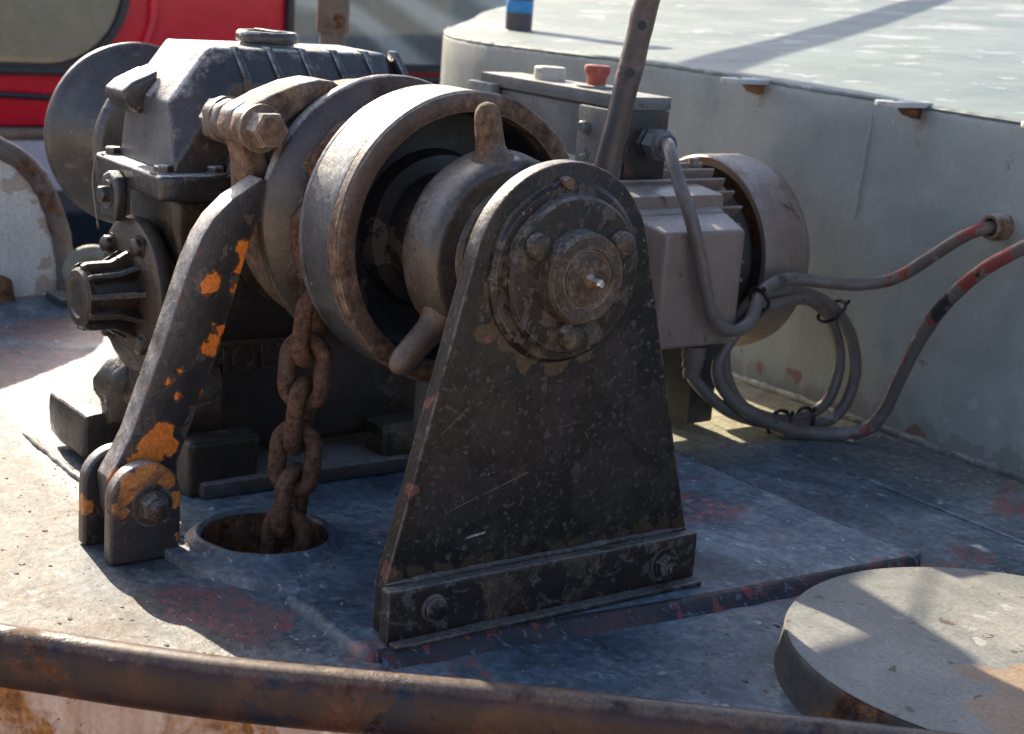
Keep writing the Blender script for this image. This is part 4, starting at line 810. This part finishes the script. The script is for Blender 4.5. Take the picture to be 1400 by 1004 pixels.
cable('deck_cable', 'thick cable with worn red patches running off to the right along the wall',
      [(-.552, 1.02, .006), (-.53, 1.09, -.001), (-.50, 1.15, .0), (-.47, 1.19, .015), (-.445, 1.205, .06), (-.42, 1.205, .13), (-.38, 1.20, .218), (-.33, 1.20, .307), (-.25, 1.195, .392), (-.17, 1.209, .454), (-.08, 1.225, .51), (.05, 1.235, .56), (.25, 1.24, .58), (.6, 1.25, .58)], .0145, 'cable_red')
def tie(c, axis, r, label):
    c = Vector(c); ax = Vector(axis).normalized(); u = ax.orthogonal().normalized(); v = ax.cross(u)
    pth = [c + (u * math.cos(a) * 1.35 + v * math.sin(a)) * r for a in [2 * math.pi * k / 18 for k in range(18)]]
    o = thing('cable_tie', label, 'cable tie', c, 'black cable ties on the coil')
    finish('strap', tube(pth, .0042, 6, closed=True), 'tie_black', o); finish('tail', tube([c + u * r * 1.3, c + u * (r * 1.3 + .006) + ax * .003, c + u * (r * 1.3 + .012) - v * .003], .004, 6), 'tie_black', o)
tie((-.555, .915, .290), (0, .8, .5), .024, 'black cable tie where the cables meet beside the terminal box')
tie((-.578, 1.155, .245), (0, .75, -.6), .024, 'black cable tie at the upper right of the coil')
tie((-.58, 1.04, .010), (0, 1, -.1), .026, 'black cable tie at the bottom of the coil on the deck')
tie((-.585, 1.12, .012), (0, 1, .1), .022, 'black cable tie low on the coil nearest the wall')

# ================================================================== BACKGROUND
t = thing('standpipe', 'brown steel standpipe with a wider upper sleeve behind the gearbox', 'pipe', (-2.2, .852, -.016))
finish('post', lathe([(-.018, 0), (-.018, .07), (0, .07), (0, .034), (.70, .034), (.70, 0)], 'Z', (-2.2, .852, 0), 24), 'mast_brown', t)
finish('sleeve', lathe([(.686, .03), (.684, .042), (.690, .044), (1.15, .043), (1.16, 0)], 'Z', (-2.2, .852, 0), 24), 'mast_brown', t)
t = thing('mooring_ring', 'pale rounded mooring ring on the deck left of the gearbox', 'ring', (-2.2, .14, -.01))
finish('ring', tube([Vector((-2.2 + .02 * math.cos(a), .185 + .05 * math.cos(a), .060 + .046 * math.sin(a))) for a in [2 * math.pi * k / 32 for k in range(32)]], .024, 12, closed=True), 'rope_light', t)
finish('base', box((-2.26, .08, -.018), (-2.14, .25, .004), .005), 'bed_paint', t)
def boat():
    t = thing('moored_boat', 'bright red cabin boat with dark framed windows moored behind', 'boat', (-7.4, 3, -1.5))
    finish('hull', prism([(-6.75, -.175), (-9.5, -.175), (-9.5, -1.6), (-7.3, -1.6), (-6.72, -.6)], 'Y', -6, 12, .02), 'boat_navy', t)
    finish('topside', box((-6.758, -6, -.47), (-6.72, 12, -.18), .01), 'boat_lavender', t)
    finish('rub_rail', tube([Vector((-6.73, y, -.165)) for y in (-6, 0, 4, 12)], .035, 12), 'mast_brown', t)
    finish('cabin_side', box((-8.5, -5, -.16), (-7.0, 11, 1.8), .03), 'boat_red', t)
    finish('grab_line', tube(smoothpath([(-6.96, y, .02 + .025 * math.sin(y * 2.1)) for y in [q * .5 for q in range(-6, 20)]], 4), .018, 8), 'boat_black', t)
    finish('ledge', box((-7.0, -5, .125), (-6.93, 11, .165), .01), 'boat_black', t)
    def window(y0, y1, z0, z1, rad, glassmat, inner):
        def rr(m_): 
            q = []
            for cy, cz, a in ((y1 - rad, z0 + rad, -90), (y1 - rad, z1 - rad, 0), (y0 + rad, z1 - rad, 90), (y0 + rad, z0 + rad, 180)):
                q += arcpts(cy, cz, rad + m_, R(a), R(a + 90), 8)
            return q
        n = len(rr(0)); bm = bmesh.new()
        A = [bm.verts.new((-6.985, y, z)) for y, z in rr(0)]; B = [bm.verts.new((-6.955, y, z)) for y, z in rr(.01)]; C_ = [bm.verts.new((-6.955, y, z)) for y, z in rr(.05)]; D = [bm.verts.new((-6.999, y, z)) for y, z in rr(.055)]
        for P, Q in ((A, B), (B, C_), (C_, D)):
            for i in range(n): bm.faces.new((P[i], P[(i + 1) % n], Q[(i + 1) % n], Q[i]))
        bmesh.ops.recalc_face_normals(bm, faces=bm.faces[:])
        fr = finish('window_frame', bm, 'boat_black', t)
        if inner == 'lace':
            bm = bmesh.new(); nx, nz = 160, 12; V = [[bm.verts.new((-6.993 + .006 * math.sin(i * .9), y0 - .02 + (y1 - y0 + .04) * i / nx, z0 - .02 + (z1 - z0 + .04) * j / nz)) for j in range(nz + 1)] for i in range(nx + 1)]
            for i in range(nx):
                for j in range(nz): bm.faces.new((V[i][j], V[i + 1][j], V[i + 1][j + 1], V[i][j + 1]))
            finish('curtain', bm, 'lace', fr)
        else: finish('blind', prism(rr(.004), 'X', -6.9985, -6.99, 0), 'blind_tan', fr)
        finish('pane', prism(rr(.003), 'X', -6.980, -6.976, 0), 'glass', fr)
    window(.2, 2.22, .19, 1.6, .42, 'glass', 'blind')
    window(3.30, 5.2, .235, 1.3, .06, 'glass', 'lace')
    # raised moulding between the windows
    finish('moulding', tube(smoothpath([(-6.99, 2.42, 1.5), (-6.99, 2.42, .6), (-6.99, 2.40, .38), (-6.99, 2.30, .22), (-6.99, 2.1, .17)], 8), .03, 10), 'boat_red', t)
boat()

# ------------------------------------------------------------------ loose flakes and grit
def flakes(name, label, spots, mat, smin, smax):
    bm = bmesh.new()
    for (x, y, z) in spots:
        s_ = random.uniform(smin, smax) * (1.9 if (len(bm.verts) // 8) % 23 == 0 else 1); a = random.uniform(0, 6.28); n = random.choice((4, 5, 6)); h = s_ * random.uniform(.12, .5)
        el = random.uniform(.4, 1)
        ring = [(s_ * random.uniform(.6, 1) * math.cos(a + 6.283 * k / n), el * s_ * random.uniform(.6, 1) * math.sin(a + 6.283 * k / n)) for k in range(n)]
        L_ = [bm.verts.new((x + u, y + v, z)) for u, v in ring]; T_ = [bm.verts.new((x + u * .7, y + v * .7, z + h * random.uniform(.5, 1))) for u, v in ring]
        bm.faces.new(T_)
        for k in range(n): bm.faces.new((L_[k], L_[(k + 1) % n], T_[(k + 1) % n], T_[k]))
    bmesh.ops.recalc_face_normals(bm, faces=bm.faces[:])
    o = finish(name, bm, mat, angle=20); o['kind'] = 'stuff'; o['label'] = label; o['category'] = 'debris'; return o
sp = []
for k in range(520):
    x = random.uniform(-1.1, .1); y = random.uniform(-.75, -.30)
    if (x - HX) ** 2 + (y - HY) ** 2 < .2 ** 2: continue
    sp.append((x, y, -.0165))
for k in range(160): sp.append((random.uniform(.08, .4), random.uniform(-.25, .5), -.0165))
for k in range(220): sp.append((random.uniform(-.7, .5), HW - .02 - abs(random.gauss(0, .05)), -.0165))
for k in range(40): sp.append((random.uniform(HX - .09, HX - .03), -.345 + random.gauss(0, .012), .0005))
for k in range(60): sp.append((random.uniform(-1.0, -.05), random.uniform(-.72, -.42), -.0165))
flakes('deck_grit', 'loose paint flakes and grit scattered on the deck', sp, 'debris', .0018, .0062)
